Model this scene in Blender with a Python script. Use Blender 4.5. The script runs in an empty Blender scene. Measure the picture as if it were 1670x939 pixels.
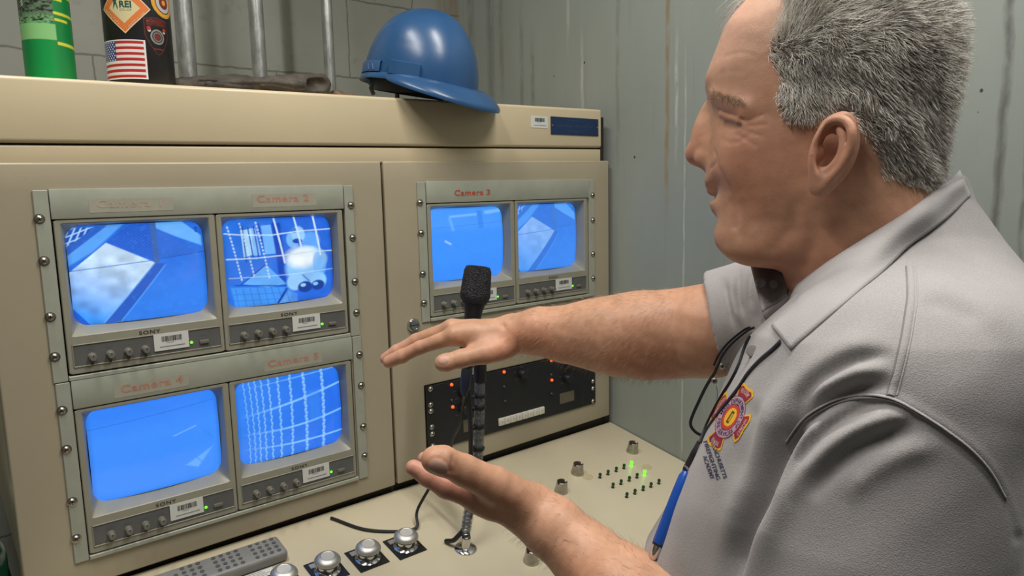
import bpy, bmesh, math, random
import numpy as np
from mathutils import Vector, Matrix
from mathutils.bvhtree import BVHTree
random.seed(7); RNG = np.random.default_rng(7)
scene = bpy.context.scene
COL = scene.collection
Z0 = 1.35                                     # height of the monitor panel's top edge above the floor

# ------------------------------------------------------------------ camera
FPX = 1166.33
CR = np.array([[0.77369, 0.10351, -0.62505], [-0.63319, 0.09215, -0.76849], [-0.02194, 0.99035, 0.13683]])
CT = np.array([-0.11755, -1.18836, -0.01296])
cam = bpy.data.cameras.new('camera'); cam.sensor_width = 36; cam.lens = FPX / 1670 * 36
cam.clip_start = 0.02
cam_ob = bpy.data.objects.new('camera', cam); COL.objects.link(cam_ob)
mw = Matrix([list(CR[i]) + [CT[i] + (Z0 if i == 2 else 0)] for i in range(3)] + [[0, 0, 0, 1]])
cam_ob.matrix_world = mw
cam.dof.use_dof = False
scene.camera = cam_ob

# ------------------------------------------------------------------ light and exposure
scene.view_settings.view_transform = 'Standard'
scene.view_settings.look = 'None'
scene.view_settings.exposure = 0.0
scene.view_settings.gamma = 1.0
scene.view_settings.use_curve_mapping = False
w = bpy.data.worlds.new('world'); scene.world = w; w.use_nodes = True
w.node_tree.nodes['Background'].inputs[0].default_value = (0.62, 0.66, 0.70, 1)
w.node_tree.nodes['Background'].inputs[1].default_value = 0.05
TUBE_W = 19.0
def area_light(name, loc, size, size_y, power, color, rot=(0, 0, 0)):
    l = bpy.data.lights.new(name, 'AREA'); l.shape = 'RECTANGLE'; l.size = size; l.size_y = size_y
    l.energy = power; l.color = color
    o = bpy.data.objects.new(name, l); COL.objects.link(o)
    o.location = (loc[0], loc[1], loc[2] + Z0); o.rotation_euler = rot
    return o
area_light('tube_light', (-0.22, -0.56, 1.225), 0.06, 1.15, TUBE_W, (1.0, 0.955, 0.88), (0, 0, math.radians(-24)))
area_light('tube_light_side', (0.58, -1.10, 1.225), 0.06, 1.15, 24.0, (1.0, 0.96, 0.90))

# ------------------------------------------------------------------ helpers
def P(px, py, d):
    """a pixel of the photograph at a camera depth -> point in console coordinates"""
    return CT + CR @ np.array([(px - 835) / FPX * d, -(py - 469.5) / FPX * d, -d])
def C(X, Y, D):
    return CT + CR @ np.array([X, Y, -D])
def bp(px, py, ax, val):
    d = CR @ np.array([(px - 835) / FPX, -(py - 469.5) / FPX, -1.0]); k = (val - CT[ax]) / d[ax]
    return CT + k * d
def lin(c):
    c = np.asarray(c, float) / 255.0
    return np.where(c <= 0.04045, c / 12.92, ((c + 0.055) / 1.055) ** 2.4)

def tag(o, label=None, cat=None, group=None, kind=None):
    if label: o['label'] = label
    if cat: o['category'] = cat
    if group: o['group'] = group
    if kind: o['kind'] = kind
    return o
def thing(name, loc, label, cat, group=None):
    o = bpy.data.objects.new(name, None); COL.objects.link(o); o.empty_display_size = 0.02
    o.location = (loc[0], loc[1], loc[2] + Z0)
    return tag(o, label, cat, group)
def root_loc(o):
    v = Vector((0, 0, 0))
    while o is not None:
        v += o.location; o = o.parent
    return v
def copy_tree(o, parent=None, off=(0, 0, 0)):
    c = o.copy(); COL.objects.link(c)
    if parent is not None: c.parent = parent
    else: c.location = o.location + Vector(off)
    for ch in list(o.children): copy_tree(ch, c)
    return c

class MB:
    def __init__(s): s.v = []; s.f = []; s.n = 0; s.c = []
    def add(s, vs, fs, M=None):
        vs = np.asarray(vs, float).reshape(-1, 3)
        if M is not None: vs = vs @ np.array(M.to_3x3()).T + np.array(M.translation)
        s.v.append(vs); s.f += [tuple(int(i) + s.n for i in f) for f in fs]; s.n += len(vs); return s
    def box(s, x0, x1, y0, y1, z0, z1, bev=0.0, seg=2, M=None, fn=None):
        bm = bmesh.new(); bmesh.ops.create_cube(bm, size=1)
        for v in bm.verts: v.co = Vector(((x0 + x1) / 2 + v.co.x * (x1 - x0), (y0 + y1) / 2 + v.co.y * (y1 - y0), (z0 + z1) / 2 + v.co.z * (z1 - z0)))
        if bev > 0: bmesh.ops.bevel(bm, geom=bm.edges[:], offset=bev, segments=seg, profile=0.5, affect='EDGES')
        bm.verts.index_update()
        vs = [tuple(v.co) for v in bm.verts]
        if fn: vs = [fn(*q) for q in vs]
        s.add(vs, [[v.index for v in f.verts] for f in bm.faces], M); bm.free(); return s
    def lathe(s, prof, o=(0, 0, 0), axis=(0, 0, 1), n=24, xdir=None, a0=0, a1=2 * math.pi):
        """prof: (radius, height) pairs along axis"""
        o = np.array(o, float); a = np.array(axis, float); a /= np.linalg.norm(a)
        u = np.cross(a, (0, 0, 1) if abs(a[2]) < .9 else (1, 0, 0)) if xdir is None else np.array(xdir, float); u /= np.linalg.norm(u); w_ = np.cross(a, u)
        full = abs(a1 - a0 - 2 * math.pi) < 1e-6; m = n if full else n + 1
        th = a0 + (a1 - a0) * np.arange(m) / n
        vs = []; 
        for r_, h in prof:
            vs.append(o + a * h + r_ * (np.cos(th)[:, None] * u + np.sin(th)[:, None] * w_))
        vs = np.concatenate(vs); fs = []
        for i in range(len(prof) - 1):
            for j in range(n):
                k = (j + 1) % m
                fs.append((i * m + j, i * m + k, (i + 1) * m + k, (i + 1) * m + j))
        if full:
            if prof[0][0] > 1e-6: fs.append(tuple(range(m))[::-1])
            if prof[-1][0] > 1e-6: fs.append(tuple((len(prof) - 1) * m + j for j in range(m)))
        return s.add(vs, fs)
    def tube(s, path, r_, n=12, caps=True, flat=None, up=None):
        path = np.array(path, float); m = len(path)
        rr = np.full(m, r_) if np.isscalar(r_) else np.array(r_, float)
        T = np.gradient(path, axis=0); T /= np.linalg.norm(T, axis=1)[:, None] + 1e-12
        u = np.cross(T[0], (0, 0, 1) if abs(T[0][2]) < .9 else (1, 0, 0)) if up is None else np.array(up, float)
        th = 2 * np.pi * np.arange(n) / n; vs = []
        for i in range(m):
            u = u - T[i] * (u @ T[i]); u /= np.linalg.norm(u) + 1e-12; w_ = np.cross(T[i], u)
            k = 1 if flat is None else flat
            vs.append(path[i] + rr[i] * (np.cos(th)[:, None] * u + k * np.sin(th)[:, None] * w_))
        fs = []
        for i in range(m - 1):
            for j in range(n):
                fs.append((i * n + j, i * n + (j + 1) % n, (i + 1) * n + (j + 1) % n, (i + 1) * n + j))
        if caps: fs.append(tuple(range(n))[::-1]); fs.append(tuple((m - 1) * n + j for j in range(n)))
        return s.add(np.concatenate(vs), fs)
    def grid(s, A, wrap_u=False, wrap_v=False):
        A = np.asarray(A, float); a, b = A.shape[:2]; fs = []
        for i in range(a if wrap_u else a - 1):
            for j in range(b if wrap_v else b - 1):
                i2, j2 = (i + 1) % a, (j + 1) % b
                fs.append((i * b + j, i * b + j2, i2 * b + j2, i2 * b + j))
        return s.add(A.reshape(-1, 3), fs)
    def sphere(s, c, r_, n=16, m=10, sc=(1, 1, 1)):
        ph = np.linspace(0, np.pi, m); th = 2 * np.pi * np.arange(n) / n
        A = np.stack([np.outer(np.sin(ph), np.cos(th)) * r_ * sc[0] + c[0], np.outer(np.sin(ph), np.sin(th)) * r_ * sc[1] + c[1], np.outer(np.cos(ph), np.ones(n)) * r_ * sc[2] + c[2]], -1)
        return s.grid(A, wrap_v=True)
    def build(s, name, mat, parent=None, ang=35, color=None, kind=None, recalc=True):
        v = np.concatenate(s.v) + np.array([0, 0, Z0])
        if parent is not None: v = v - np.array(root_loc(parent))
        me = bpy.data.meshes.new(name)
        me.from_pydata(v.tolist() if len(v) < 5000 else v, [], s.f); me.update()
        if recalc:
            bm = bmesh.new(); bm.from_mesh(me)
            bmesh.ops.recalc_face_normals(bm, faces=bm.faces); bm.to_mesh(me); bm.free()
        me.polygons.foreach_set('use_smooth', np.ones(len(me.polygons), bool))
        if ang is not None and ang < 180: me.set_sharp_from_angle(angle=math.radians(ang))
        if color is not None:
            ca = me.color_attributes.new('paint', 'FLOAT_COLOR', 'POINT')
            c4 = np.ones((len(v), 4), np.float32); c4[:, :3] = color; ca.data.foreach_set('color', c4.ravel())
        if mat is not None: me.materials.append(mat)
        ob = bpy.data.objects.new(name, me); COL.objects.link(ob)
        if parent is not None: ob.parent = parent
        if kind: ob['kind'] = kind
        return ob

def text_mesh(body, cap=0.01, offset=0.0, align='LEFT', space=1.0, width=None, res=3):
    """flat outline of a text: (verts xy, faces); cap = letter height"""
    cu = bpy.data.curves.new('text', 'FONT'); cu.body = body; cu.size = 1.0; cu.offset = offset
    cu.space_character = space; cu.resolution_u = res; cu.fill_mode = 'FRONT'
    ob = bpy.data.objects.new('text', cu); COL.objects.link(ob)
    me = bpy.data.meshes.new_from_object(ob, depsgraph=bpy.context.evaluated_depsgraph_get())
    v = np.array([tuple(q.co[:2]) for q in me.vertices]).reshape(-1, 2); f = [tuple(p.vertices) for p in me.polygons]
    bpy.data.objects.remove(ob); bpy.data.curves.remove(cu); bpy.data.meshes.remove(me)
    if len(v) == 0: return v, f
    v *= cap / 0.69
    v[:, 0] -= v[:, 0].min()
    if width: v[:, 0] *= width / v[:, 0].max()
    if align == 'CENTER': v[:, 0] -= v[:, 0].max() / 2
    return v, f
def put_text(mb, body, fn, cap, **k):
    v, f = text_mesh(body, cap, **k)
    if len(v): mb.add([fn(a, b) for a, b in v], f)
    return mb

def put_marks(mb, body, fn, cap, width=None, align='LEFT', **k):
    """lettering too small or worn to read: one worn stroke per character"""
    r_ = random.Random(len(body) * 7 + int(cap * 1e5)); step = (width / len(body)) if width else cap * .78; x = -step * len(body) / 2 if align == 'CENTER' else 0
    for ch in body:
        if ch != ' ':
            a, b, c, d = x + step * .1, x + step * .72, cap * r_.uniform(0, .2), cap * r_.uniform(.75, 1)
            t_ = step * .17
            for q in ((a, a + t_, c, d), (a, b, c if r_.random() < .5 else (c + d) / 2, None)):
                y1 = q[3] if q[3] is not None else q[2] + cap * .2
                mb.add([fn(q[0], q[2]), fn(q[1], q[2]), fn(q[1], y1), fn(q[0], y1)], [(0, 1, 2, 3)])
        x += step
    return mb
def smooth_path(pts, n=60):
    pts = np.array(pts, float); m = len(pts)
    Q = np.vstack([2 * pts[0] - pts[1], pts, 2 * pts[-1] - pts[-2]]); out = []
    for i in range(m - 1):
        p0, p1, p2, p3 = Q[i:i + 4]
        for t_ in np.linspace(0, 1, max(2, n // (m - 1)), endpoint=(i == m - 2)):
            out.append(0.5 * ((2 * p1) + (-p0 + p2) * t_ + (2 * p0 - 5 * p1 + 4 * p2 - p3) * t_ ** 2 + (-p0 + 3 * p1 - 3 * p2 + p3) * t_ ** 3))
    return np.array(out)

# ------------------------------------------------------------------ materials
class NT:
    def __init__(s, name):
        s.m = bpy.data.materials.new(name); s.m.use_nodes = True; s.t = s.m.node_tree
        s.b = s.t.nodes['Principled BSDF']
    def n(s, ty, **k):
        nd = s.t.nodes.new(ty)
        for a, b in k.items(): setattr(nd, a, b)
        return nd
    def l(s, a, b): s.t.links.new(a, b)
    def math(s, op, a, b=None, clamp=False):
        nd = s.n('ShaderNodeMath', operation=op); nd.use_clamp = clamp
        for i, x in enumerate((a, b)):
            if x is None: continue
            if isinstance(x, (int, float)): nd.inputs[i].default_value = x
            else: s.l(x, nd.inputs[i])
        return nd.outputs[0]
    def coords(s, scale=(1, 1, 1), which='Object'):
        tc = s.n('ShaderNodeTexCoord'); mp = s.n('ShaderNodeMapping'); mp.inputs['Scale'].default_value = scale
        s.l(tc.outputs[which], mp.inputs[0]); return mp.outputs[0]
    def noise(s, vec, scale, detail=4, rough=0.55):
        nd = s.n('ShaderNodeTexNoise'); nd.inputs['Scale'].default_value = scale; nd.inputs['Detail'].default_value = detail; nd.inputs['Roughness'].default_value = rough
        s.l(vec, nd.inputs['Vector']); return nd.outputs['Fac']
    def ramp(s, fac, stops):
        nd = s.n('ShaderNodeValToRGB'); e = nd.color_ramp.elements
        while len(e) < len(stops): e.new(0.5)
        for q, (p, c) in zip(e, stops): q.position = p; q.color = (*c, 1)
        s.l(fac, nd.inputs[0]); return nd.outputs[0]
    def mix(s, fac, a, b, blend='MIX'):
        nd = s.n('ShaderNodeMix', data_type='RGBA', blend_type=blend)
        if isinstance(fac, (int, float)): nd.inputs[0].default_value = fac
        else: s.l(fac, nd.inputs[0])
        for i, x in ((6, a), (7, b)):
            if isinstance(x, tuple): nd.inputs[i].default_value = (*x, 1)
            else: s.l(x, nd.inputs[i])
        return nd.outputs[2]
    def bump(s, h, strength=0.2, dist=0.001, prev=None):
        nd = s.n('ShaderNodeBump'); nd.inputs['Strength'].default_value = strength; nd.inputs['Distance'].default_value = dist
        s.l(h, nd.inputs['Height'])
        if prev is not None: s.l(prev, nd.inputs['Normal'])
        return nd.outputs[0]
    def set(s, **k):
        for a, b in k.items():
            i = s.b.inputs[a.replace('_', ' ')]
            if isinstance(b, (int, float)): i.default_value = b
            elif isinstance(b, tuple): i.default_value = (*b, 1) if len(b) == 3 and i.type == 'RGBA' else b
            else: s.l(b, i)
        return s
def simple(name, col, rough=0.5, metal=0.0, var=0.12, scale=30, bump=0.0, bscale=300, spec=0.5, coat=0.0):
    t_ = NT(name); c = t_.coords()
    nz = t_.noise(c, scale)
    a = tuple(min(1, x * (1 + var)) for x in col); b = tuple(x * (1 - var) for x in col)
    t_.set(Base_Color=t_.ramp(nz, [(0.3, b), (0.7, a)]), Roughness=rough, Metallic=metal, Specular_IOR_Level=spec, Coat_Weight=coat)
    if bump: t_.set(Normal=t_.bump(t_.noise(c, bscale), bump, 0.001))
    return t_.m
def emit(name, col, strength=1.0, base=(0.02, 0.02, 0.02)):
    t_ = NT(name); t_.set(Base_Color=base, Roughness=0.3, Emission_Color=tuple(col), Emission_Strength=strength); return t_.m

M = {}
def cream(name, col):
    t_ = NT(name); c = t_.coords(); n1 = t_.noise(c, 3.5, 5); n2 = t_.noise(c, 40, 4)
    base = t_.ramp(n1, [(0.3, tuple(x * .93 for x in col)), (0.7, tuple(min(1, x * 1.05) for x in col))])
    sp = t_.ramp(n2, [(0.70, (0, 0, 0)), (0.78, (1, 1, 1))])
    base = t_.mix(t_.math('MULTIPLY', sp, 0.25), base, (col[0] * .55, col[1] * .45, col[2] * .35))
    t_.set(Base_Color=base, Roughness=0.36, Normal=t_.bump(t_.noise(c, 420, 2), 0.10, 0.0006)); return t_.m
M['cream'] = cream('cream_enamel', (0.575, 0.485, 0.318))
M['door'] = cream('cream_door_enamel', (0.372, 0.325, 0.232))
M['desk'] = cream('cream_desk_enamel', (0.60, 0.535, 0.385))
M['rack'] = simple('grey_green_enamel', (0.33, 0.345, 0.285), 0.42, var=.06, bump=.08)
M['bezel'] = simple('monitor_grey_plastic', (0.285, 0.275, 0.215), 0.40, var=.05, bump=.10, bscale=900)
M['ctl'] = simple('control_strip_grey', (0.105, 0.108, 0.105), 0.5, var=.1)
M['knob'] = simple('knob_grey', (0.16, 0.15, 0.125), 0.35, var=.08)
M['black'] = simple('black_plastic', (0.012, 0.012, 0.014), 0.42, var=.1)
M['blackpanel'] = simple('black_anodised_panel', (0.010, 0.011, 0.014), 0.38, var=.15, bump=.05)
M['rubber'] = simple('dark_rubber', (0.018, 0.014, 0.011), 0.7, var=.3)
M['screw'] = simple('steel_screw', (0.42, 0.38, 0.33), 0.3, 1.0, var=.2, scale=200)
M['chrome'] = simple('chrome', (0.62, 0.62, 0.62), 0.14, 1.0, var=.05)
M['satin'] = simple('satin_aluminium', (0.62, 0.61, 0.58), 0.48, 1.0, var=.05)
M['nickel'] = simple('dull_nickel', (0.50, 0.47, 0.42), 0.38, 1.0, var=.15, scale=120)
M['galv'] = None
M['white_label'] = simple('white_label_paper', (0.62, 0.63, 0.60), 0.5, var=.03)
M['ink'] = simple('dark_ink', (0.03, 0.03, 0.035), 0.5, var=.05)
M['grey_ink'] = simple('grey_ink', (0.22, 0.23, 0.24), 0.5, var=.05)
M['red_strong'] = simple('red_lettering', (0.47, 0.085, 0.045), 0.5, var=.08)
M['red_faded'] = simple('faded_red_lettering', (0.44, 0.22, 0.16), 0.5, var=.10)
M['red_ghost'] = simple('almost_gone_red_lettering', (0.40, 0.325, 0.255), 0.5, var=.08)
M['tape'] = simple('clear_label_tape', (0.35, 0.34, 0.275), 0.33, var=.05)
M['led_green'] = emit('green_led_lit', (0.12, 1.0, 0.02), 2.2)
M['led_orange'] = emit('orange_led_lit', (1.0, 0.08, 0.01), 2.0)
M['led_off'] = simple('unlit_green_led', (0.012, 0.055, 0.02), 0.2)
M['blueplate'] = simple('blue_name_plate', (0.008, 0.028, 0.085), 0.35, var=.12)
M['plate_text'] = simple('plate_lettering', (0.06, 0.09, 0.14), 0.5)
M['keys'] = simple('ivory_key_plastic', (0.62, 0.60, 0.52), 0.4, var=.05)
def galv():
    t_ = NT('galvanised_steel'); c = t_.coords((1, 1, .35)); n1 = t_.noise(c, 60, 5, .7)
    t_.set(Base_Color=t_.ramp(n1, [(0.3, (.30, .31, .30)), (.7, (.56, .57, .55))]), Metallic=0.85, Roughness=t_.math('ADD', t_.math('MULTIPLY', n1, .3), .22), Normal=t_.bump(n1, .25, .001)); return t_.m
M['galv'] = galv()
def screen_mat():
    t_ = NT('crt_picture'); a = t_.n('ShaderNodeAttribute', attribute_name='paint')
    t_.set(Base_Color=(0.012, 0.014, 0.018), Roughness=0.12, Emission_Color=a.outputs['Color'], Emission_Strength=1.0); return t_.m
M['screen'] = screen_mat()
def paint_mat(name, rough=0.45, **k):
    t_ = NT(name); a = t_.n('ShaderNodeAttribute', attribute_name='paint'); t_.set(Base_Color=a.outputs['Color'], Roughness=rough, **k); return t_.m
M['paint'] = paint_mat('printed_film', 0.35)
def back_wall():
    t_ = NT('painted_block_wall'); c = t_.coords()
    sp = t_.n('ShaderNodeSeparateXYZ'); t_.l(c, sp.inputs[0])
    n1 = t_.noise(c, 2.2, 6); n2 = t_.noise(c, 25, 5)
    base = t_.ramp(n1, [(0.3, (.20, .208, .182)), (.7, (.27, .280, .246))])
    base = t_.mix(t_.math('MULTIPLY', t_.ramp(n2, [(.60, (0, 0, 0)), (.72, (1, 1, 1))]), .35), base, (.12, .12, .105))
    # mortar lines: courses every 0.203 m, blocks 0.406 m
    def line(v, period, off, wd):
        q = t_.math('FRACT', t_.math('ADD', t_.math('DIVIDE', v, period), off)); q = t_.math('ABSOLUTE', t_.math('SUBTRACT', q, .5))
        return t_.math('GREATER_THAN', q, .5 - wd / period)
    wob = t_.math('MULTIPLY', t_.math('SUBTRACT', n2, .5), .012)
    z = t_.math('ADD', sp.outputs[2], wob); x = t_.math('ADD', sp.outputs[0], wob)
    h = line(z, .203, -(Z0 + .294) / .203 % 1, .0022)
    row = t_.math('FLOOR', t_.math('DIVIDE', t_.math('SUBTRACT', z, Z0 + .294), .203))
    xs = t_.math('ADD', x, t_.math('MULTIPLY', row, .203))
    v = line(xs, .406, -.808 / .406 % 1, .0018)
    m = t_.math('MAXIMUM', h, v)
    base = t_.mix(t_.math('MULTIPLY', m, .7), base, (.075, .075, .065))
    # brown water stain close to the corner
    st = t_.math('SUBTRACT', 1.0, t_.math('MULTIPLY', t_.math('ABSOLUTE', t_.math('SUBTRACT', x, 1.135)), 16.0), clamp=True)
    st = t_.math('MULTIPLY', st, t_.ramp(t_.noise(t_.coords((9, 9, .7)), 6, 4), [(.35, (0, 0, 0)), (.6, (1, 1, 1))]))
    base = t_.mix(t_.math('MULTIPLY', st, .8), base, (.16, .10, .05))
    hh = t_.math('SUBTRACT', t_.math('MULTIPLY', n2, .4), m)
    t_.set(Base_Color=base, Roughness=.6, Normal=t_.bump(hh, .5, .003)); return t_.m
def right_wall():
    t_ = NT('painted_concrete_wall'); c = t_.coords()
    sp = t_.n('ShaderNodeSeparateXYZ'); t_.l(c, sp.inputs[0]); y = sp.outputs[1]; z = sp.outputs[2]
    n1 = t_.noise(t_.coords((1, 1, .35)), 3.0, 6); n2 = t_.noise(c, 30, 4); n3 = t_.noise(t_.coords((1, 10, .6)), 5, 5)
    base = t_.ramp(n1, [(0.3, (.240, .268, .245)), (.7, (.312, .342, .312))])
    base = t_.mix(t_.math('MULTIPLY', t_.ramp(n3, [(.58, (0, 0, 0)), (.70, (1, 1, 1))]), .22), base, (.19, .20, .18))
    wob = t_.math('MULTIPLY', t_.math('SUBTRACT', t_.noise(t_.coords((0, 0, 1)), 9, 4), .5), .010)
    zz = t_.math('SUBTRACT', z, Z0)
    grain = t_.noise(t_.coords((1, 30, 6)), 6, 4)
    def streak(bs, y0, wd, col, amt, z0=-9, z1=9, seed=0.3, wobk=1.0):
        d = t_.math('ABSOLUTE', t_.math('SUBTRACT', t_.math('ADD', y, t_.math('MULTIPLY', wob, wobk)), y0))
        f_ = t_.math('SUBTRACT', 1.0, t_.math('DIVIDE', d, wd), clamp=True)
        f_ = t_.math('MULTIPLY', t_.math('POWER', f_, .6), amt)
        nn = t_.noise(t_.coords((1, 8, 2.5)), 5 + seed * 7, 4)
        f_ = t_.math('MULTIPLY', f_, t_.ramp(nn, [(.33, (.15, .15, .15)), (.55, (1, 1, 1))]))
        a = t_.math('MULTIPLY', t_.math('SUBTRACT', zz, z0), 9.0, clamp=True); b = t_.math('MULTIPLY', t_.math('SUBTRACT', z1, zz), 9.0, clamp=True)
        return t_.mix(t_.math('MULTIPLY', f_, t_.math('MULTIPLY', a, b)), bs, col)
    W_ = (.52, .54, .49); B_ = (.26, .17, .075); D_ = (.115, .12, .11)
    base = streak(base, -.158, .0075, B_, .8, -.1, 9, .1)
    base = streak(base, -.183, .0055, W_, .75, .02, .36, .9)
    base = streak(base, -.207, .0030, W_, .6, -9, .3, .5)
    base = streak(base, .153, .0060, W_, .55, .30, 9, .7)
    base = streak(base, .105, .0060, W_, .65, .05, .38, .2)
    base = streak(base, -.012, .0070, D_, .35, .0, 9, .6)
    base = streak(base, .29, .010, D_, .6, .12, .42, .4)
    base = streak(base, .335, .010, D_, .5, .05, .5, .8)
    base = streak(base, .42, .012, (.17, .14, .08), .5, .2, 9, .8)
    base = streak(base, .47, .02, D_, .55, -1, 9, .3)
    base = streak(base, .56, .02, D_, .5, -1, 9, .5)
    base = streak(base, -.800, .0085, D_, .95, -9, 9, .15, 2.2)
    base = streak(base, -.835, .0050, D_, .75, -.5, .3, .65, 2.2)
    base = streak(base, -.30, .0030, W_, .35, -.9, -.2, .35)
    # small pits and chips
    vo = t_.n('ShaderNodeTexVoronoi'); vo.inputs['Scale'].default_value = 13.0; t_.l(t_.coords((1, 1, .8)), vo.inputs['Vector'])
    pit = t_.math('LESS_THAN', vo.outputs['Distance'], .035)
    base = t_.mix(t_.math('MULTIPLY', pit, .9), base, (.03, .028, .022))
    hh = t_.math('SUBTRACT', t_.math('MULTIPLY', n2, .35), pit)
    t_.set(Base_Color=base, Roughness=.5, Normal=t_.bump(hh, .35, .003)); return t_.m
M['back_wall'] = back_wall(); M['right_wall'] = right_wall()
M['plain_wall'] = simple('grey_painted_wall', (.20, .21, .20), .7, var=.06, scale=3, bump=.2, bscale=40)
M['floor'] = simple('grey_concrete_floor', (.16, .155, .145), .6, var=.2, scale=6, bump=.3, bscale=60)
M['ceiling'] = simple('grey_ceiling_paint', (.35, .35, .34), .8, var=.04, scale=4)

# ------------------------------------------------------------------ the room
XL, XR, YF, YB, ZF, ZC = -1.45, 1.172, -3.4, 0.62, -Z0, 1.30
def slab(name, a, m):
    o = MB().box(*a).build(name, m); tag(o, kind='structure'); return o
slab('floor', (XL - .1, XR + .1, YF - .1, YB + .1, ZF - .1, ZF), M['floor'])
slab('ceiling', (XL - .1, XR + .1, YF - .1, YB + .1, ZC, ZC + .1), M['ceiling'])
slab('wall_back', (XL - .1, XR + .1, YB, YB + .1, ZF, ZC), M['back_wall'])
slab('wall_right', (XR, XR + .1, YF, YB, ZF, ZC), M['right_wall'])
slab('wall_left', (XL - .1, XL, YF, YB, ZF, ZC), M['plain_wall'])
slab('wall_front', (XL - .1, XR + .1, YF - .1, YF, ZF, ZC), M['plain_wall'])

# ------------------------------------------------------------------ the monitor cabinet
ztop = lambda x: .1535 + .0115 * x            # top edge of the hood, read off the photo
zdoor = lambda x: .0375 + .0100 * x
zhb = lambda x: .0630 + .0125 * x
def quadbox(mb, x0, x1, zb0, zb1, zt0, zt1, y0, y1, bev=.004, seg=3):
    """box whose bottom/top edges may slope a little along x"""
    def fn(x, y, z):
        u = (x - x0) / (x1 - x0); return (x, y, (zb0 + (zb1 - zb0) * u) * (1 - z) + (zt0 + (zt1 - zt0) * u) * z)
    bm = bmesh.new(); bmesh.ops.create_cube(bm, size=1)
    for v in bm.verts:
        v.co = Vector(fn(x0 + (v.co.x + .5) * (x1 - x0), y0 + (v.co.y + .5) * (y1 - y0), v.co.z + .5))
    if bev: bmesh.ops.bevel(bm, geom=bm.edges[:], offset=bev, segments=seg, profile=.5, affect='EDGES')
    bm.verts.index_update(); mb.add([tuple(v.co) for v in bm.verts], [[v.index for v in f.verts] for f in bm.faces]); bm.free(); return mb
cab = thing('monitor_cabinet', (.55, .25, ZF), 'cream enamelled steel cabinet with two doors and a deep hood, against the grey block wall', 'cabinet')
CX0, CX1 = -.062, 1.131
quadbox(MB(), CX0 + .004, CX1, zhb(0) - .03, zhb(1.13) - .03, zhb(CX0) - .0015, zhb(CX1) - .0015, .004, .50, .003).build('band', M['cream'], cab)
quadbox(MB(), CX0 + .004, CX1, zhb(CX0) + .0015, zhb(CX1) + .0015, ztop(CX0), ztop(CX1), .000, .50, .006, 4).build('hood', M['cream'], cab)
quadbox(MB(), CX0 + .010, CX1 - .004, zhb(CX0) - .006, zhb(CX1) - .006, zhb(CX0) + .006, zhb(CX1) + .006, .010, .49, 0).build('hood_seam', M['rubber'], cab)
def plate(mb, xs, zs, holes, y0, y1, zt=None, bev=.003):
    """a plate in the xz plane with rectangular openings, one connected mesh; zt(x, z) may tilt its edges"""
    bm = bmesh.new(); V_ = {}
    def vert(i, j, k):
        if (i, j, k) not in V_:
            z = zs[j] if zt is None else zt(xs[i], zs[j]); V_[i, j, k] = bm.verts.new((xs[i], (y0, y1)[k], z))
        return V_[i, j, k]
    solid = {(i, j) for i in range(len(xs) - 1) for j in range(len(zs) - 1)} - set(holes)
    for (i, j) in solid:
        for k in (0, 1): bm.faces.new([vert(i, j, k), vert(i + 1, j, k), vert(i + 1, j + 1, k), vert(i, j + 1, k)])
        for di, dj, a, b in ((-1, 0, (i, j), (i, j + 1)), (1, 0, (i + 1, j), (i + 1, j + 1)), (0, -1, (i, j), (i + 1, j)), (0, 1, (i, j + 1), (i + 1, j + 1))):
            if (i + di, j + dj) not in solid: bm.faces.new([vert(*a, 0), vert(*b, 0), vert(*b, 1), vert(*a, 1)])
    bmesh.ops.recalc_face_normals(bm, faces=bm.faces)
    if bev:
        ed = [e for e in bm.edges if len(e.link_faces) == 2 and e.calc_face_angle() > .8 and min(v.co.y for v in e.verts) < y0 + 1e-6]
        bmesh.ops.bevel(bm, geom=ed, offset=bev, segments=3, profile=.5, affect='EDGES')
    bm.verts.index_update(); mb.add([tuple(v.co) for v in bm.verts], [[v.index for v in f.verts] for f in bm.faces]); bm.free(); return mb
def shell(mb, o, i):
    """a box open to the front (-y) with wall thickness: outer and inner (x0, x1, y0, y1, z0, z1)"""
    def c8(b): return [(b[0], b[2], b[4]), (b[1], b[2], b[4]), (b[1], b[2], b[5]), (b[0], b[2], b[5]), (b[0], b[3], b[4]), (b[1], b[3], b[4]), (b[1], b[3], b[5]), (b[0], b[3], b[5])]
    mb.add(c8(o) + c8(i), [(4, 5, 6, 7), (0, 1, 5, 4), (1, 2, 6, 5), (2, 3, 7, 6), (3, 0, 4, 7), (12, 15, 14, 13), (8, 12, 13, 9), (9, 13, 14, 10), (10, 14, 15, 11), (11, 15, 12, 8),
        (0, 8, 9, 1), (1, 9, 10, 2), (2, 10, 11, 3), (3, 11, 8, 0)]); return mb
shell(MB(), (CX0 + .003, 1.149, .036, .50, -.575, .034), (CX0 + .006, 1.146, .036, .497, -.572, .031)).build('body', M['cream'], cab)
MB().box(CX0 + .02, CX1, .065, .50, ZF, -.576).build('pedestal', M['cream'], cab)
MB().box(CX0 + .004, 1.168, .018, .06, -.66, -.572).build('bottom_seal', M['rubber'], cab)
MB().box(1.1495, 1.1712, .016, .40, -.595, .040).build('dark_gap_strip', M['rubber'], cab)  # dark filler strips added so the gap beside the wall reads dark
MB().box(CX1 + .0005, CX1 + .016, .010, .40, .041, .150).build('dark_gap_strip', M['rubber'], cab)
ld = lambda x, z: zdoor(x) if z > .03 else (z + (x - CX0) * .0107 if z < -.57 else z)
plate(MB(), [CX0, .0185, .4640, .5435], [-.590, -.5472, -.0015, .0365], [(1, 1)], 0, .034, ld).build('door', M['door'], cab)
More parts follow.
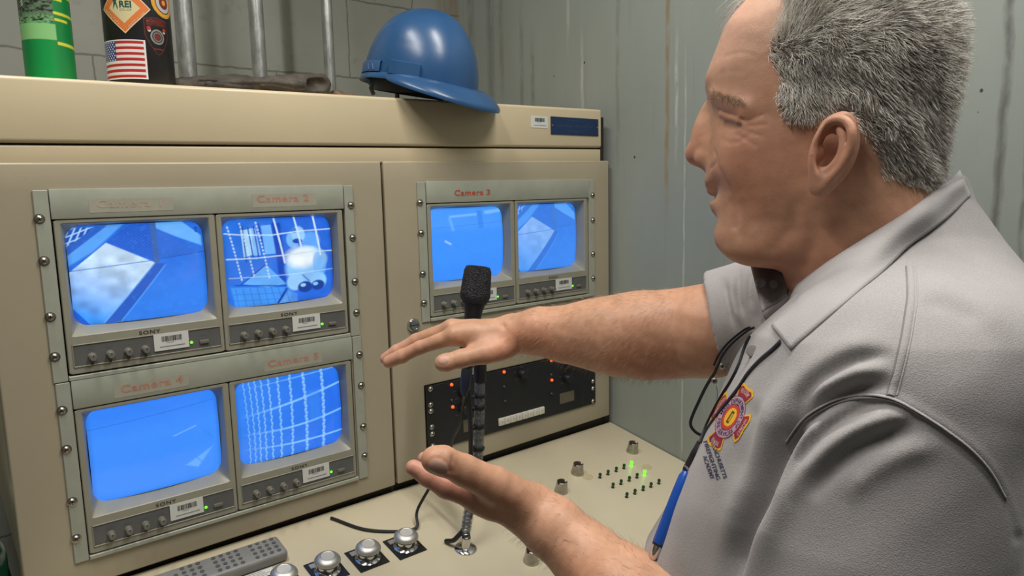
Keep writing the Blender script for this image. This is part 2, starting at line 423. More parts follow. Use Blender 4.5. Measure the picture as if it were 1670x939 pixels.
d2 = plate(MB(), [.5490, .6190, .6366, 1.0818, 1.1010, 1.1545], [-.590, -.5330, -.3985, -.2675, .0030, .0365], [(1, 1), (2, 1), (3, 1), (2, 3)], 0, .034, ld).build('door', M['door'], cab)
lk = MB(); lc = (.5979, -.001, -.2709)
lk.lathe([(.0, -.0), (.0135, 0), (.0135, -.003), (.0115, -.006), (.0085, -.0065), (.0082, -.005), (.0, -.005)], lc, (0, 1, 0), 32)
lk = lk.build('lock', M['chrome'], d2)
MB().box(lc[0] - .007, lc[0] + .007, -.0072, -.0058, lc[2] - .0011, lc[2] + .0011).build('key_slot', M['ink'], lk)
# hood name plate and inventory sticker
def onface(x0, z0, dy=-.0005): return lambda a, b: (x0 + a, dy, z0 + b)
pl = MB().box(.9685, 1.1175, -.0022, .002, .1050, .1435, .0006, 1).build('name_plate', M['blueplate'], cab)
pl['label'] = 'blue enamel maker plate with worn lettering'
for bx in (.972, 1.114): MB().lathe([(.0, -.0036), (.0018, -.0032), (.0022, -.002), (.0022, 0)], (bx, 0, .124), (0, 1, 0), 12).build('rivet', M['screw'], pl)
tt = MB()
put_marks(tt, 'xxxxxxxxxxxx xx', onface(1.043, .1355, -.0024), .0030, align='CENTER', width=.05)
put_marks(tt, 'xxxxxxxxx xxxxxxxx xxx', onface(1.043, .1220, -.0024), .0060, align='CENTER', width=.115)
put_marks(tt, 'xxxxxxx xx', onface(1.043, .1115, -.0024), .0038, align='CENTER', width=.045)
tt.build('lettering', M['plate_text'], pl)
def sticker(x0, x1, z0, z1, parent, y=-.0004):
    s_ = MB().box(x0, x1, y - .0003, y + .0003, z0, z1).build('barcode_label', M['white_label'], parent); s_['label'] = 'white barcode sticker'
    b = MB(); rx = random.Random(3); w_ = x1 - x0; h = z1 - z0; x = x0 + w_ * .22
    while x < x1 - w_ * .2:
        q = rx.choice([.6, .9, 1.4]) * w_ * .012; b.box(x, x + q, y - .0006, y - .0003, z0 + h * .52, z0 + h * .84); x += q + rx.choice([.7, 1, 1.5]) * w_ * .011
    put_marks(b, 'xxxxxx', onface(x0 + w_ * .36, z0 + h * .40, y - .0005), h * .09, width=w_ * .22)
    b.build('barcode', M['ink'], s_)
    MB().box(x0 + w_ * .16, x1 - w_ * .12, y - .0006, y - .0003, z0 + h * .20, z0 + h * .25).build('printed_line', M['grey_ink'], s_)
    return s_
sticker(.9115, .9600, .1172, .1424, cab)

# ------------------------------------------------------------------ rack frames and monitors
def screw(mb_parent, x, z, y=-.0035, r_=.0052, slot=20, mat='screw'):
    b = MB(); b.lathe([(.0, -.0040), (r_ * .55, -.0036), (r_ * .9, -.0022), (r_, -.0006), (r_ * 1.35, -.0004), (r_ * 1.35, .0012)], (x, y, z), (0, 1, 0), 18)
    o = b.build('screw', M[mat], mb_parent)
    c, s = math.cos(math.radians(slot)), math.sin(math.radians(slot)); k = MB()
    for (cc, ss) in ((c, s), (-s, c)):
        w_ = r_ * .62; t_ = r_ * .13
        k.add([(x + cc * a - ss * b_, y - .0041, z + ss * a + cc * b_) for a, b_ in ((-w_, -t_), (w_, -t_), (w_, t_), (-w_, t_))], [(0, 1, 2, 3)])
    k.build('screw_slot', M['ink'], o); return o
RY = -.0035
def rack_frame(x0, z0, label):
    t_ = thing('monitor_rack_frame', (x0 + .2413, 0, z0 - .2745), label, 'rack frame', 'rack frames bolted to the cabinet doors')
    for a, b in ((0, .0184), (.4645, .4826)):
        MB().box(x0 + a, x0 + b, RY, -.0004, z0 - .2735, z0, .0008, 1).build('ear', M['rack'], t_)
    MB().box(x0 + .0192, x0 + .4625, RY - .0025, .004, z0 - .0410, z0 + .0012, .0012, 2).build('header_panel', M['rack'], t_)
    MB().box(x0 + .0192, x0 + .4625, RY - .0025, .004, z0 - .2735, z0 - .2668, .001, 1).build('bottom_rail', M['rack'], t_)
    for i, dz in enumerate((-.0395, -.0980, -.1775, -.2350)):
        screw(t_, x0 + .0050, z0 + dz, RY, slot=15 + 37 * i); screw(t_, x0 + .4775, z0 + dz + .004, RY, slot=50 + 29 * i)
    return t_
def cam_label(frame, body_, x0, x1, z, mat, tape=None, dy=RY - .0026, tilt=0.0):
    if tape:
        MB().box(*tape[:2], dy - .0002, dy + .0002, *tape[2:]).build('label_tape', M['tape'], frame)
    b = MB(); put_text(b, body_, lambda a, c: (x0 + a, dy - .0005, z + c + a * tilt), .0108, offset=.022, space=1.12, width=x1 - x0)
    o = b.build('label_lettering', M[mat], frame); return o

def rounded_opening(w_, h_, rc, n=10):
    """closed loop of a rounded rectangle with gently bowed sides, centre at 0"""
    pts = []
    for cx, cy, a0 in ((1, 1, 0), (-1, 1, 90), (-1, -1, 180), (1, -1, 270)):
        for k in range(n + 1):
            a = math.radians(a0 + 90 * k / n); pts.append(((w_ / 2 - rc) * cx + rc * math.cos(a), (h_ / 2 - rc) * cy + rc * math.sin(a)))
    # resample sides so that they can bow
    out = []
    for i in range(len(pts)):
        p, q = np.array(pts[i]), np.array(pts[(i + 1) % len(pts)]); L_ = np.linalg.norm(q - p); k = max(1, int(L_ / .008))
        for j in range(k): out.append(p + (q - p) * j / k)
    o = np.array(out); nx, ny = o[:, 0] / (w_ / 2), o[:, 1] / (h_ / 2)
    o[:, 0] += np.sign(nx) * .0022 * (1 - ny ** 2) * (abs(nx) > .9); o[:, 1] += np.sign(ny) * .0024 * (1 - nx ** 2) * (abs(ny) > .9)
    return o
SCW, SCH = .186, .1440
SCX, SCZ = .1105, -.0840                     # picture centre inside a monitor face
LOOP = rounded_opening(SCW, SCH, .017)

def monitor(x0, z0, paint, label, lit=True, brand=True, labelled=True):
    t_ = thing('video_monitor', (x0 + .11, 0, z0 - .2225), label, 'monitor', 'small blue-lit tube monitors in the rack')
    m = MB()
    FW, FH = .2185, .2225; fy = -.0045
    # face plate with a funnel-shaped opening
    rect_loop = []
    def rect_at(x_a, x_b, z_a, z_b):             # point on rectangle in the direction of each loop vertex
        cx, cz = SCX, SCZ; o = []
        for (a, b) in LOOP:
            a2, b2 = a / (SCW / 2), b / (SCH / 2); k = max(abs(a2), abs(b2)); a2 /= k; b2 /= k
            o.append((cx + a2 * (x_b - x_a) / 2 + ((x_a + x_b) / 2 - cx), cz + b2 * (z_b - z_a) / 2 + ((z_a + z_b) / 2 - cz)))
        return o
    rings = []
    rings.append([(x0 + a, .006, z0 + b) for a, b in rect_at(0, FW, -FH, 0)])
    rings.append([(x0 + a, fy + .001, z0 + b) for a, b in rect_at(0, FW, -FH, 0)])
    rings.append([(x0 + a, fy, z0 + b) for a, b in rect_at(.001, FW - .001, -FH + .001, -.001)])
    # plate inner edge (above the control strip)
    rings.append([(x0 + a, fy, z0 + b) for a, b in rect_at(.0072, FW - .0085, -.1680, -.0042)])
    rings.append([(x0 + a, fy + .0012, z0 + b) for a, b in rect_at(.0086, FW - .0099, -.1666, -.0056)])
    rings.append([(x0 + SCX + a * 1.012, .0215, z0 + SCZ + b * 1.012) for a, b in LOOP])
    rings.append([(x0 + SCX + a, .0265, z0 + SCZ + b) for a, b in LOOP])
    m.grid(np.array(rings), wrap_v=True)
    bz = m.build('bezel', M['bezel'], t_, 28)
    hs = MB(); hs.grid(np.array([[(x0 + SCX + a * k1, yy, z0 + SCZ + b * k1) for a, b in LOOP] for k1, yy in ((1.02, .0262), (1.04, .032), (1.04, .16), (.75, .22), (.35, .30), (.001, .30))]), wrap_v=True); hs.build('housing', M['ctl'], t_)
    # picture tube
    nu, nv = 190, 146
    v = np.linspace(-1, 1, nv); u = np.linspace(-1, 1, nu); U, V = np.meshgrid(u, v)
    hw, hh = SCW / 2 + .002, SCH / 2 + .002; rc = .019
    e = np.clip((np.abs(V) * hh - (hh - rc)) / rc, 0, 1); ww = hw - rc * (1 - np.sqrt(1 - e ** 2 * .999))
    Xs = U * ww; Zs = V * hh
    bul = 1 - (Xs / hw) ** 2 * .5 - (Zs / hh) ** 2 * .5
    Ys = .0262 - .0135 * bul
    A = np.stack([x0 + SCX + Xs, Ys, z0 + SCZ + Zs], -1)
    s_ = (Xs / (2 * hw) + .5); tt_ = .5 - Zs / (2 * hh)
    colr = paint(s_.ravel(), tt_.ravel())
    MB().grid(A).build('screen', M['screen'], t_, None, color=colr.astype(np.float32), recalc=False)
    # control strip
    cs = MB()
    cs.box(x0 + .0070, x0 + .2125, fy - .0002, fy + .0006, z0 - .2118, z0 - .1805, .0002, 1)
    cst = cs.build('control_strip', M['ctl'], t_)
    fr = MB()
    for a in ((.0058, .2137, -.1808, -.1795), (.0058, .2137, -.2128, -.2113), (.0058, .0070, -.2128, -.1795), (.2125, .2137, -.2128, -.1795)):
        fr.box(x0 + a[0], x0 + a[1], fy - .0014, fy + .001, z0 + a[2], z0 + a[3], .0003, 1)
    fr.build('strip_rim', M['bezel'], cst)
    for kx in (.0300, .0535, .0775, .1010):
        k = MB(); k.lathe([(.0, -.0125), (.0042, -.0125), (.0048, -.0118), (.0052, -.002), (.0062, 0), (.0062, .002)], (x0 + kx, fy, z0 - .2000), (0, 1, 0), 20)
        ko = k.build('knob', M['knob'], t_)
        MB().box(x0 + kx - .0004, x0 + kx + .0004, fy - .0128, fy - .0124, z0 - .2000, z0 - .1960).build('knob_mark', M['ink'], ko)
    mk = MB()
    for kx in (.0300, .0535, .0775, .1010): put_marks(mk, {0: 'xxxxxx', 1: 'xxxxx', 2: 'x xxxx', 3: 'x xxxx'}[round((kx - .03) / .0237)], lambda a, b: (x0 + kx + a, fy - .0006, z0 - .1895 + b), .0018, align='CENTER')
    mk.build('knob_markings', M['knob'], cst)
    mk = MB(); put_marks(mk, 'xxxxx', lambda a, b: (x0 + .182 + a, fy - .0006, z0 - .1915 + b), .0018); mk.build('power_marking', M['knob'], cst)
    MB().lathe([(.0, -.0022), (.0014, -.0019), (.0022, -.0008), (.0022, .001)], (x0 + .1680, fy, z0 - .2000), (0, 1, 0), 14).build('power_led', M['led_green'], t_)
    MB().box(x0 + .1800, x0 + .1940, fy - .0035, fy + .001, z0 - .2040, z0 - .1985, .0008, 2).build('power_button', M['knob'], t_)
    if labelled: sticker(x0 + .1135, x0 + .1640, z0 - .2060, z0 - .1800, t_, fy - .0016)
    if brand:
        b = MB(); put_text(b, 'SONY', lambda a, c: (x0 + .0945 + a, fy - .0005, z0 - .1770 + c), .0050, offset=.012, width=.0300, space=1.15); b.build('brand_lettering', M['ink'], t_)
    return t_
# -------- what the monitors show (light given off by the tube)
def soft(d, s): return np.clip(d / s + .5, 0, 1)
def poly(s, t_, pts, sf=.006):
    pts = np.array(pts, float); c = pts.mean(0); m = np.ones_like(s)
    for i in range(len(pts)):
        a, b = pts[i], pts[(i + 1) % len(pts)]; n_ = np.array([b[1] - a[1], -(b[0] - a[0])]); n_ /= np.linalg.norm(n_) + 1e-9
        if (c - a) @ n_ < 0: n_ = -n_
        m = np.minimum(m, soft((s - a[0]) * n_[0] + (t_ - a[1]) * n_[1], sf))
    return m
def seg(s, t_, a, b, w_, sf=.006):
    a = np.array(a, float); b = np.array(b, float); d = b - a; L2 = d @ d
    k = np.clip(((s - a[0]) * d[0] + (t_ - a[1]) * d[1]) / L2, 0, 1)
    return soft(w_ / 2 - np.hypot(s - a[0] - k * d[0], t_ - a[1] - k * d[1]), sf)
def vnoise(s, t_, sc, seed=0):
    r_ = np.random.default_rng(seed); G = r_.random((64, 64)); x = s * sc % 62; y = t_ * sc % 62; i = x.astype(int); j = y.astype(int); fx = x - i; fy = y - j
    fx = fx * fx * (3 - 2 * fx); fy = fy * fy * (3 - 2 * fy)
    return (G[i, j] * (1 - fx) + G[i + 1, j] * fx) * (1 - fy) + (G[i, j + 1] * (1 - fx) + G[i + 1, j + 1] * fx) * fy
class Pic:
    def __init__(s, x, y, base): s.x, s.y = x, y; s.c = np.tile(lin(base), (len(x), 1))
    def lay(s, m, col, a=1.0):
        m = (m * a)[:, None]; s.c = s.c * (1 - m) + lin(col) * m
    def done(s, scan=.05):
        n_ = 1 - scan + 2 * scan * vnoise(s.x, s.y, 18, 3); e = np.clip(np.minimum(np.minimum(s.x, 1 - s.x), np.minimum(s.y, 1 - s.y)) * 28, 0, 1)
        return s.c * n_[:, None] * (.75 + .25 * e)[:, None]
def lobby(x, y, dim=0.0):
    p = Pic(x, y, (38, 108, 222)); N = lambda pts: [((a - 190) / 648, (b - 215) / 473) for a, b in pts]; nz = vnoise(x, y, 14, 1); nf = vnoise(x, y, 40, 2)
    p.lay(soft(y - .45 + (x - .5) * .1, .5), (52, 130, 242), .9)
    p.lay(poly(x, y, N([(380, 215), (450, 215), (300, 340), (190, 400), (190, 340)]), .02), (90, 165, 250))
    p.lay(poly(x, y, N([(190, 225), (320, 225), (190, 325)])), (35, 85, 190))
    for k in range(7):
        p.lay(poly(x, y, N([(190, 225), (315, 225), (190, 320)])) * seg(x, y, ((190 + k * 26 - 190) / 648, 0), ((190 + k * 26 - 250) / 648, .25), .010), (175, 215, 250))
        if k < 4: p.lay(poly(x, y, N([(190, 225), (315, 225), (190, 320)])) * seg(x, y, (0, .05 + k * .06), (.22, -.06 + k * .06), .010), (175, 215, 250))
    p.lay(poly(x, y, N([(190, 310), (330, 228), (372, 222), (190, 352)]), .01), (48, 100, 200))
    bright = poly(x, y, N([(362, 300), (578, 410), (318, 688), (262, 688), (190, 600), (190, 430)]))
    fl = lin((200, 228, 255)) * np.ones((len(x), 1)); g = np.clip((y - .45) * 1.6 - (x - .2) * .9 + .15, 0, 1)[:, None]
    fl = fl * (1 - g) + lin((58, 150, 250)) * g; fl *= (.72 + .5 * nz)[:, None]
    if dim: fl = fl * (1 - dim) + lin((110, 175, 250)) * dim
    p.c = p.c * (1 - bright[:, None]) + fl * bright[:, None]
    p.lay(poly(x, y, N([(190, 600), (262, 688), (190, 688)]), .01), (25, 95, 215))
    p.lay(poly(x, y, N([(460, 222), (576, 215), (576, 402), (368, 298)])), (36, 92, 205), .95)
    p.lay(poly(x, y, N([(460, 222), (576, 215), (576, 402), (368, 298)])) * soft(np.sin(x * 190) * np.sin(y * 190), .5), (62, 120, 225), .35)
    p.lay(poly(x, y, N([(600, 215), (735, 215), (828, 290), (828, 352), (700, 290), (600, 250)]), .012), (104, 178, 252))
    p.lay(poly(x, y, N([(600, 252), (828, 368), (828, 376), (600, 392)]), .01), (46, 108, 216))
    p.lay(poly(x, y, N([(575, 412), (630, 418), (400, 682), (318, 688)])), (44, 96, 200))
    p.lay(seg(x, y, *N([(580, 410), (320, 686)]), .010), (120, 190, 255), .7); p.lay(seg(x, y, *N([(628, 425), (402, 682)]), .012), (90, 170, 255), .6 * 1)
    p.lay(poly(x, y, N([(572, 212), (603, 212), (601, 412), (576, 412)])), (62, 104, 178))
    p.lay(seg(x, y, *N([(190, 424), (575, 398)]), .008), (45, 100, 190), .9); p.lay(seg(x, y, *N([(600, 394), (835, 372)]), .008), (30, 85, 185), .9)
    p.lay(poly(x, y, N([(795, 245), (812, 245), (812, 272), (798, 272)])), (25, 75, 175), .8)
    p.lay(nf > .8, (80, 160, 255), .12); return p
def pic1(x, y): return lobby(x, y).done()
def pic3b(x, y):
    p = lobby(x, y, .45); p.c = p.c * .55 + lin((68, 145, 245)) * .45; return p.done(.03)
def pic2(x, y):
    p = Pic(x, y, (24, 84, 205)); nz = vnoise(x, y, 12, 5); N = lambda pts: [((a - 110) / 522, (b - 180) / 420) for a, b in pts]
    p.lay(soft(.55 - x, .4), (46, 122, 232), .8)
    p.lay(poly(x, y, N([(190, 235), (240, 225), (240, 350), (195, 360)])), (165, 215, 255)); p.lay(poly(x, y, N([(285, 215), (330, 212), (342, 352), (292, 352)])), (110, 180, 252))
    p.lay(poly(x, y, N([(240, 225), (258, 225), (272, 355), (238, 355)])), (140, 200, 255), .8)
    for a, b in (((200, 215), (205, 380)), ((250, 215), (262, 370)), ((275, 205), (288, 370)), ((345, 200), (352, 370)), ((225, 222), (236, 360))): p.lay(seg(x, y, *N([a, b]), .012), (14, 58, 165), .9)
    p.lay(poly(x, y, N([(335, 205), (378, 205), (385, 510), (350, 480)]), .02), (18, 66, 180), .9)
    p.lay(poly(x, y, N([(180, 485), (290, 400), (385, 505), (300, 515)]), .01), (98, 172, 250)); p.lay(seg(x, y, *N([(175, 490), (290, 402)]), .012), (20, 70, 175))
    p.lay(seg(x, y, *N([(150, 490), (390, 515)]), .012), (20, 70, 175)); p.lay(poly(x, y, N([(130, 500), (390, 520), (340, 605), (150, 605)]), .02), (66, 150, 246))
    p.lay(seg(x, y, *N([(385, 530), (345, 595)]), .02), (16, 60, 165)); p.lay(poly(x, y, N([(395, 535), (440, 560), (440, 600), (350, 600)]), .02), (120, 190, 252), .8)
    def blob(cx, cy, rx, ry, col, a=1, sf=.25):
        cx, cy = (cx - 110) / 522, (cy - 180) / 420; d = np.hypot((x - cx) / (rx / 522), (y - cy) / (ry / 420)); p.lay(soft(1 - d, sf), col, a)
    p.lay(poly(x, y, N([(390, 190), (640, 190), (640, 600), (390, 600)]), .1), (40, 112, 228), .7)
    blob(520, 300, 50, 45, (90, 160, 245)); blob(430, 290, 32, 40, (120, 185, 250)); blob(460, 265, 34, 38, (150, 205, 255)); blob(440, 245, 18, 14, (60, 120, 210))
    blob(452, 298, 24, 12, (20, 70, 180)); blob(500, 395, 98, 66, (180, 222, 255)); blob(480, 430, 95, 80, (140, 200, 255), .9); blob(470, 380, 76, 50, (240, 250, 255), .95, .6); blob(560, 420, 36, 70, (110, 180, 252), .7)
    blob(430, 500, 42, 42, (150, 205, 255)); blob(550, 505, 44, 44, (140, 200, 255)); blob(480, 530, 38, 28, (22, 62, 150)); blob(548, 528, 36, 26, (22, 62, 150))
    blob(470, 520, 14, 9, (150, 205, 250)); blob(535, 520, 14, 9, (130, 190, 250)); p.lay(seg(x, y, *N([(470, 470), (500, 500)]), .012), (24, 80, 190), .8)
    W_ = (205, 232, 255)
    for a, b, w_ in (((135, 210), (180, 470), .014), ((190, 200), (235, 450), .014), ((262, 195), (305, 470), .015), ((348, 185), (382, 400), .017), ((446, 178), (470, 330), .017), ((545, 178), (568, 375), .019)):
        dash = np.where((x - (a[0] - 110) / 522) < .55, .55 + .45 * np.sin(y * 160), 1); p.lay(seg(x, y, *N([a, b]), w_), W_, .9) if a[0] > 330 else p.lay(seg(x, y, *N([a, b]), w_) * np.clip(dash, 0, 1), W_, .9)
    for pts in ([(120, 245), (200, 255), (330, 262), (470, 250), (632, 248)], [(120, 365), (250, 368), (400, 362), (520, 356), (632, 358)], [(125, 455), (250, 458), (400, 460), (520, 456), (632, 452)]):
        for i in range(4): p.lay(seg(x, y, *N(pts[i:i + 2]), .013 if pts[0][1] < 300 or pts[0][0] == 120 else .009), W_, .85 if pts[0][1] != 455 else .6)
    for i in range(8): p.lay(seg(x, y, *N([(150 + i * 32, 510), (165 + i * 34, 605)]), .006), (30, 90, 200), .6)
    for yy in (535, 565): p.lay(seg(x, y, *N([(140, yy), (380, yy + 14)]), .006), (30, 90, 200), .6)
    p.c *= (.9 + .2 * nz)[:, None]; return p.done(.04)
def pic3(x, y):
    p = Pic(x, y, (60, 146, 255)); p.lay(soft(.30 - y, .1), (86, 165, 255), .35)
    p.lay(seg(x, y, (.28, .12), (.62, .10), .03, .02), (140, 200, 255), .6); p.lay(seg(x, y, (.76, .08), (.97, .06), .05, .02), (130, 195, 255), .7)
    p.lay(poly(x, y, [(.63, .05), (.70, .05), (.71, .3), (.64, .3)], .02), (50, 130, 240), .7); p.lay(seg(x, y, (0, .27), (1, .22), .006), (40, 115, 225), .7)
    p.lay(seg(x, y, (.20, .45), (.26, .49), .02, .02), (190, 225, 255), .8); p.lay(seg(x, y, (.27, .15), (.30, .30), .03, .03), (120, 190, 255), .6)
    p.lay(seg(x, y, (.20, .45), (.95, .85), .006), (50, 130, 240), .5); p.lay(poly(x, y, [(0, .85), (1, .7), (1, 1), (0, 1)], .3), (50, 135, 252), .5); return p.done(.02)
def pic4(x, y):
    p = Pic(x, y, (62, 142, 255)); p.lay(soft(.22 - y, .25), (48, 126, 246), .6)
    p.lay(seg(x, y, (0, .21), (.97, .13), .006), (38, 108, 215), .9); p.lay(seg(x, y, (.62, .44), (.80, .38), .014), (120, 185, 255), .7)
    p.lay(poly(x, y, [(.70, .80), (.93, .66), (.80, .86)], .02), (112, 182, 255), .7); p.lay(seg(x, y, (.85, .42), (.94, .56), .008), (50, 125, 240), .6); p.lay(seg(x, y, (.78, .72), (.84, .82), .01), (60, 140, 250), .8); return p.done(.02)
def pic5(x, y):
    p = Pic(x, y, (36, 112, 236)); p.lay(soft(.5 - x, .7), (58, 138, 246), .7); p.lay(soft(.12 - y, .2), (50, 128, 240), .4)
    for i, (xa, xb, w_) in enumerate(((.08, .10, .008), (.13, .145, .009), (.18, .19, .011), (.235, .24, .012), (.30, .30, .014), (.385, .38, .017), (.50, .485, .020), (.63, .63, .026), (.82, .80, .028))):
        xx = xa + (xb - xa) * y + .004 * np.sin(y * 75 + i); m = soft(w_ / 2 - np.abs(x - xx), .008) * (.75 + .25 * np.sin(y * 150 + i * 2)); p.lay(m, (150, 208, 255), .85)
    for y0, y1, sag, w_ in ((.42, .22, .02, .024), (.62, .56, .05, .022), (.80, .84, .03, .020), (.10, .02, .0, .008)):
        yy = y0 + (y1 - y0) * x + sag * np.sin(x * np.pi); p.lay(soft(w_ / 2 - np.abs(y - yy), .01) * np.clip((x - .02) * 2.2, 0, 1), (140, 204, 255), .85)
    p.lay(poly(x, y, [(.66, .25), (.78, .25), (.78, .62), (.66, .62)], .05), (60, 140, 248), .5); return p.done(.04)
fA = rack_frame(0, 0, 'grey-green rack frame lettered Camera 1 and Camera 2, upper on the left door')
fB = rack_frame(.0015, -.2748, 'grey-green rack frame lettered Camera 4 and Camera 5, lower on the left door')
fC = rack_frame(.6180, .0045, 'grey-green rack frame lettered Camera 3 in bright red, on the right door')
cam_label(fA, 'Camera 1', .0756, .1622, -.0262, 'red_ghost', (.0660, .1790, -.0335, -.0140))
cam_label(fA, 'Camera 2', .3077, .3971, -.0252, 'red_faded', (.3000, .4115, -.0335, -.0120))
cam_label(fB, 'Camera 4', .0832, .1709, -.3030, 'red_faded', (.0740, .1800, -.3100, -.2900))
cam_label(fB, 'Camera 5', .3071, .3975, -.3032, 'red_faded', (.3000, .4040, -.3105, -.2905))
cam_label(fC, 'Camera 3', .7019, .7911, -.0232, 'red_strong')
monitor(.0208, -.0420, pic1, 'monitor labelled Camera 1, showing a bright wedge of floor, top left of the six')
monitor(.2408, -.0425, pic2, 'monitor labelled Camera 2, showing a crouching figure behind white mesh')
monitor(.6378, -.0380, pic3, 'monitor labelled Camera 3, plain blue picture behind the microphone head')
monitor(.8580, -.0375, pic3b, 'monitor right of Camera 3 on the right door, showing a pale wedge of floor')
monitor(.0215, -.3175, pic4, 'monitor labelled Camera 4, nearly blank blue picture')
monitor(.2415, -.3175, pic5, 'monitor labelled Camera 5, showing only white wire mesh')

# ------------------------------------------------------------------ black audio rack panel in the right door
au = thing('audio_rack_panel', (.86, 0, -.533), 'black rack panel with orange lights and a row of ivory keys, in the right door', 'rack panel')
AY = -.0035
MB().box(.6192, 1.1008, AY, -.0003, -.5328, -.3988, .0006, 1).build('face_plate', M['blackpanel'], au)
for (x, z) in ((.6300, -.4052), (.6290, -.4376), (.6290, -.4507), (.6300, -.4841), (.6300, -.4987), (.6300, -.5240), (1.0917, -.4052), (1.0917, -.4376), (1.0917, -.4770), (1.0915, -.4949), (1.0912, -.5265)):
    screw(au, x, z, AY, .0042, slot=random.uniform(0, 90), mat='nickel')
def axl(x, z, r_, h=.004): return MB().lathe([(0, -h), (r_ * .6, -h * .93), (r_ * .92, -h * .6), (r_, -.0005), (r_, .001)], (x, AY, z), (0, 1, 0), 14)
for (x, z) in ((.6807, -.406), (.6817, -.4533), (.8183, -.4043), (.9568, -.4024), (.9573, -.4488)): axl(x, z, .0034).build('indicator_light', M['led_orange'], au)
dim = simple('unlit_indicator', (.045, .05, .055), .3)
for (x, z) in ((.8173, -.4371), (.679, -.4387), (.9553, -.4359), (.9557, -.4808), (.8188, -.470)): axl(x, z, .0030).build('indicator_unlit', dim, au)
for (x, z) in ((.8680, -.4180), (1.0040, -.4530), (1.0040, -.4140), (.7080, -.4290), (.7080, -.4640)):
    kn = MB().lathe([(0, -.013), (.0085, -.013), (.0092, -.012), (.0098, -.002), (.0098, .001)], (x, AY, z), (0, 1, 0), 20).build('control_knob', M['black'], au)
    mk = MB()
    for q in range(5):
        a = math.radians(-40 + q * 65); cx, cz = x + .0205 * math.cos(a), z + .0150 * math.sin(a); mk.box(cx - .0038, cx + .0038, AY - .0003, AY, cz - .0009, cz + .0009)
    mk.build('knob_markings', dim, kn)
for (x0, x1, z0, z1) in ((.7071, .7358, -.5145, -.4880), (.9820, 1.0282, -.5115, -.4866)):
    MB().box(x0, x1, AY - .0004, AY, z0, z1).build('legend_plate', simple('dull_bronze_plate', (.15, .13, .095), .45, .3), au)
kw = (.9305 - .7985) / 8
for q in range(8):
    x = .7985 + q * kw; z = -.0008 * 0
    k = MB().box(x + .0004, x + kw - .0004, AY - .0055, AY, -.5208, -.5048, .0010, 2).build('push_key', M['keys'], au)
    b = MB(); put_marks(b, 'x', lambda a, c: (x + kw / 2 + a, AY - .0057, -.5155 + c), .0050, align='CENTER'); b.build('key_mark', M['grey_ink'], k)
MB().box(1.0560, 1.0570, AY - .0003, AY, -.5300, -.4950).build('engraved_line', dim, au)
tx = MB()
for (s_, x, z) in (('xxxxxx', .865, -.4925), ('xxxx', .955, -.4200), ('xxxx', .955, -.4620), ('xxxxxx', .700, -.4460), ('xxxxxxx', .760, -.4120)):
    put_marks(tx, s_, lambda a, c: (x + a, AY - .0003, z + c), .0032, align='CENTER')
tx.build('panel_lettering', dim, au)

# ------------------------------------------------------------------ control desk
DSL = math.atan(.17)
dz = lambda y: -.602 + .17 * y
def D_(x, y, h=0.0):                          # a point h above the sloping desk
    return np.array([x, y - h * math.sin(DSL), dz(y) + h * math.cos(DSL)])
DN = np.array([0, -math.sin(DSL), math.cos(DSL)])
def dfn(x, y, z): return tuple(D_(x, y, z))
desk = thing('control_desk', (.55, -.25, ZF), 'cream enamelled sloping control desk with switches, lights and push buttons, below the monitor cabinet', 'desk')
MB().box(CX0 - .02, 1.1695, -.56, .013, -.022, 0, .003, 2, fn=dfn).build('desktop', M['desk'], desk)
MB().box(CX0, 1.165, -.40, .012, ZF, -.715, .002, 1).build('pedestal', M['cream'], desk)
M['disc'] = simple('frosted_plastic_disc', (.50, .49, .45), .35)
def push_button(x, y, legend):
    pl_ = MB().box(x - .027, x + .027, y - .027, y + .033, .0002, .0016, .0003, 1, fn=dfn).build('legend_plate', M['blackpanel'], desk)
    MB().box(x - .020, x + .020, y + .0175, y + .0285, .0016, .0019, fn=dfn).build('legend_strip', M['satin'], pl_)
    b = MB(); put_marks(b, legend, lambda a, c: dfn(x + a, y + .0205 + c, .0021), .005, align='CENTER'); b.build('legend_lettering', M['ink'], pl_)
    b = MB(); b.lathe([(.0215, .0005), (.0215, .003), (.0180, .005), (.0165, .007), (.0165, .0145), (.0150, .0150), (.0150, .0185)], D_(x, y), DN, 40); bt = b.build('push_button', M['chrome'], desk)
    b = MB(); b.lathe([(.0150, .0185), (.0205, .0192), (.0214, .0208), (.0210, .0232), (.0180, .0268), (.0145, .0290), (.0120, .0296), (.0112, .0290), (.0, .0288)], D_(x, y), DN, 40)
    cp_ = b.build('button_cap', M['satin'], bt)
    MB().lathe([(.0110, .0291), (.0108, .0297), (.0, .0300)], D_(x, y), DN, 32).build('centre_disc', M['disc'], cp_)
    return bt
for i, nm in enumerate(('xxxxxx', 'xxxx', 'xxxxx', 'xxxx')): push_button(.262 + i * .0703, -.134 - i * .006, nm)
def switch_guard(x, y):
    b = MB(); n = 36; prof = [(.0138, 0), (.0138, .003), (.0128, .0055), (.0108, .024), (.0098, .0245), (.0092, .023), (.0100, .004), (0, .004)]
    th = 2 * np.pi * np.arange(n) / n; A = []
    for r_, h in prof:
        hh = np.where(np.abs(np.sin(th)) < .30, np.minimum(h, .0195), h) if h > .02 else np.full(n, h)
        A.append(np.stack([x + r_ * np.cos(th), y + r_ * np.sin(th), hh], -1))
    A = np.array(A); A = np.array([[D_(*q) for q in row] for row in A]); b.grid(A, wrap_v=True)
    g = b.build('switch_guard', M['nickel'], desk, 40)
    MB().lathe([(.0096, .0045), (.0094, .0120), (.0, .0125)], D_(x, y), DN, 20).build('recessed_button', simple('dark_red_button', (.045, .012, .02), .4), g)
for x, y in ((.915, -.128), (1.097, -.124), (.834, -.163), (.634, -.300)): switch_guard(x, y)
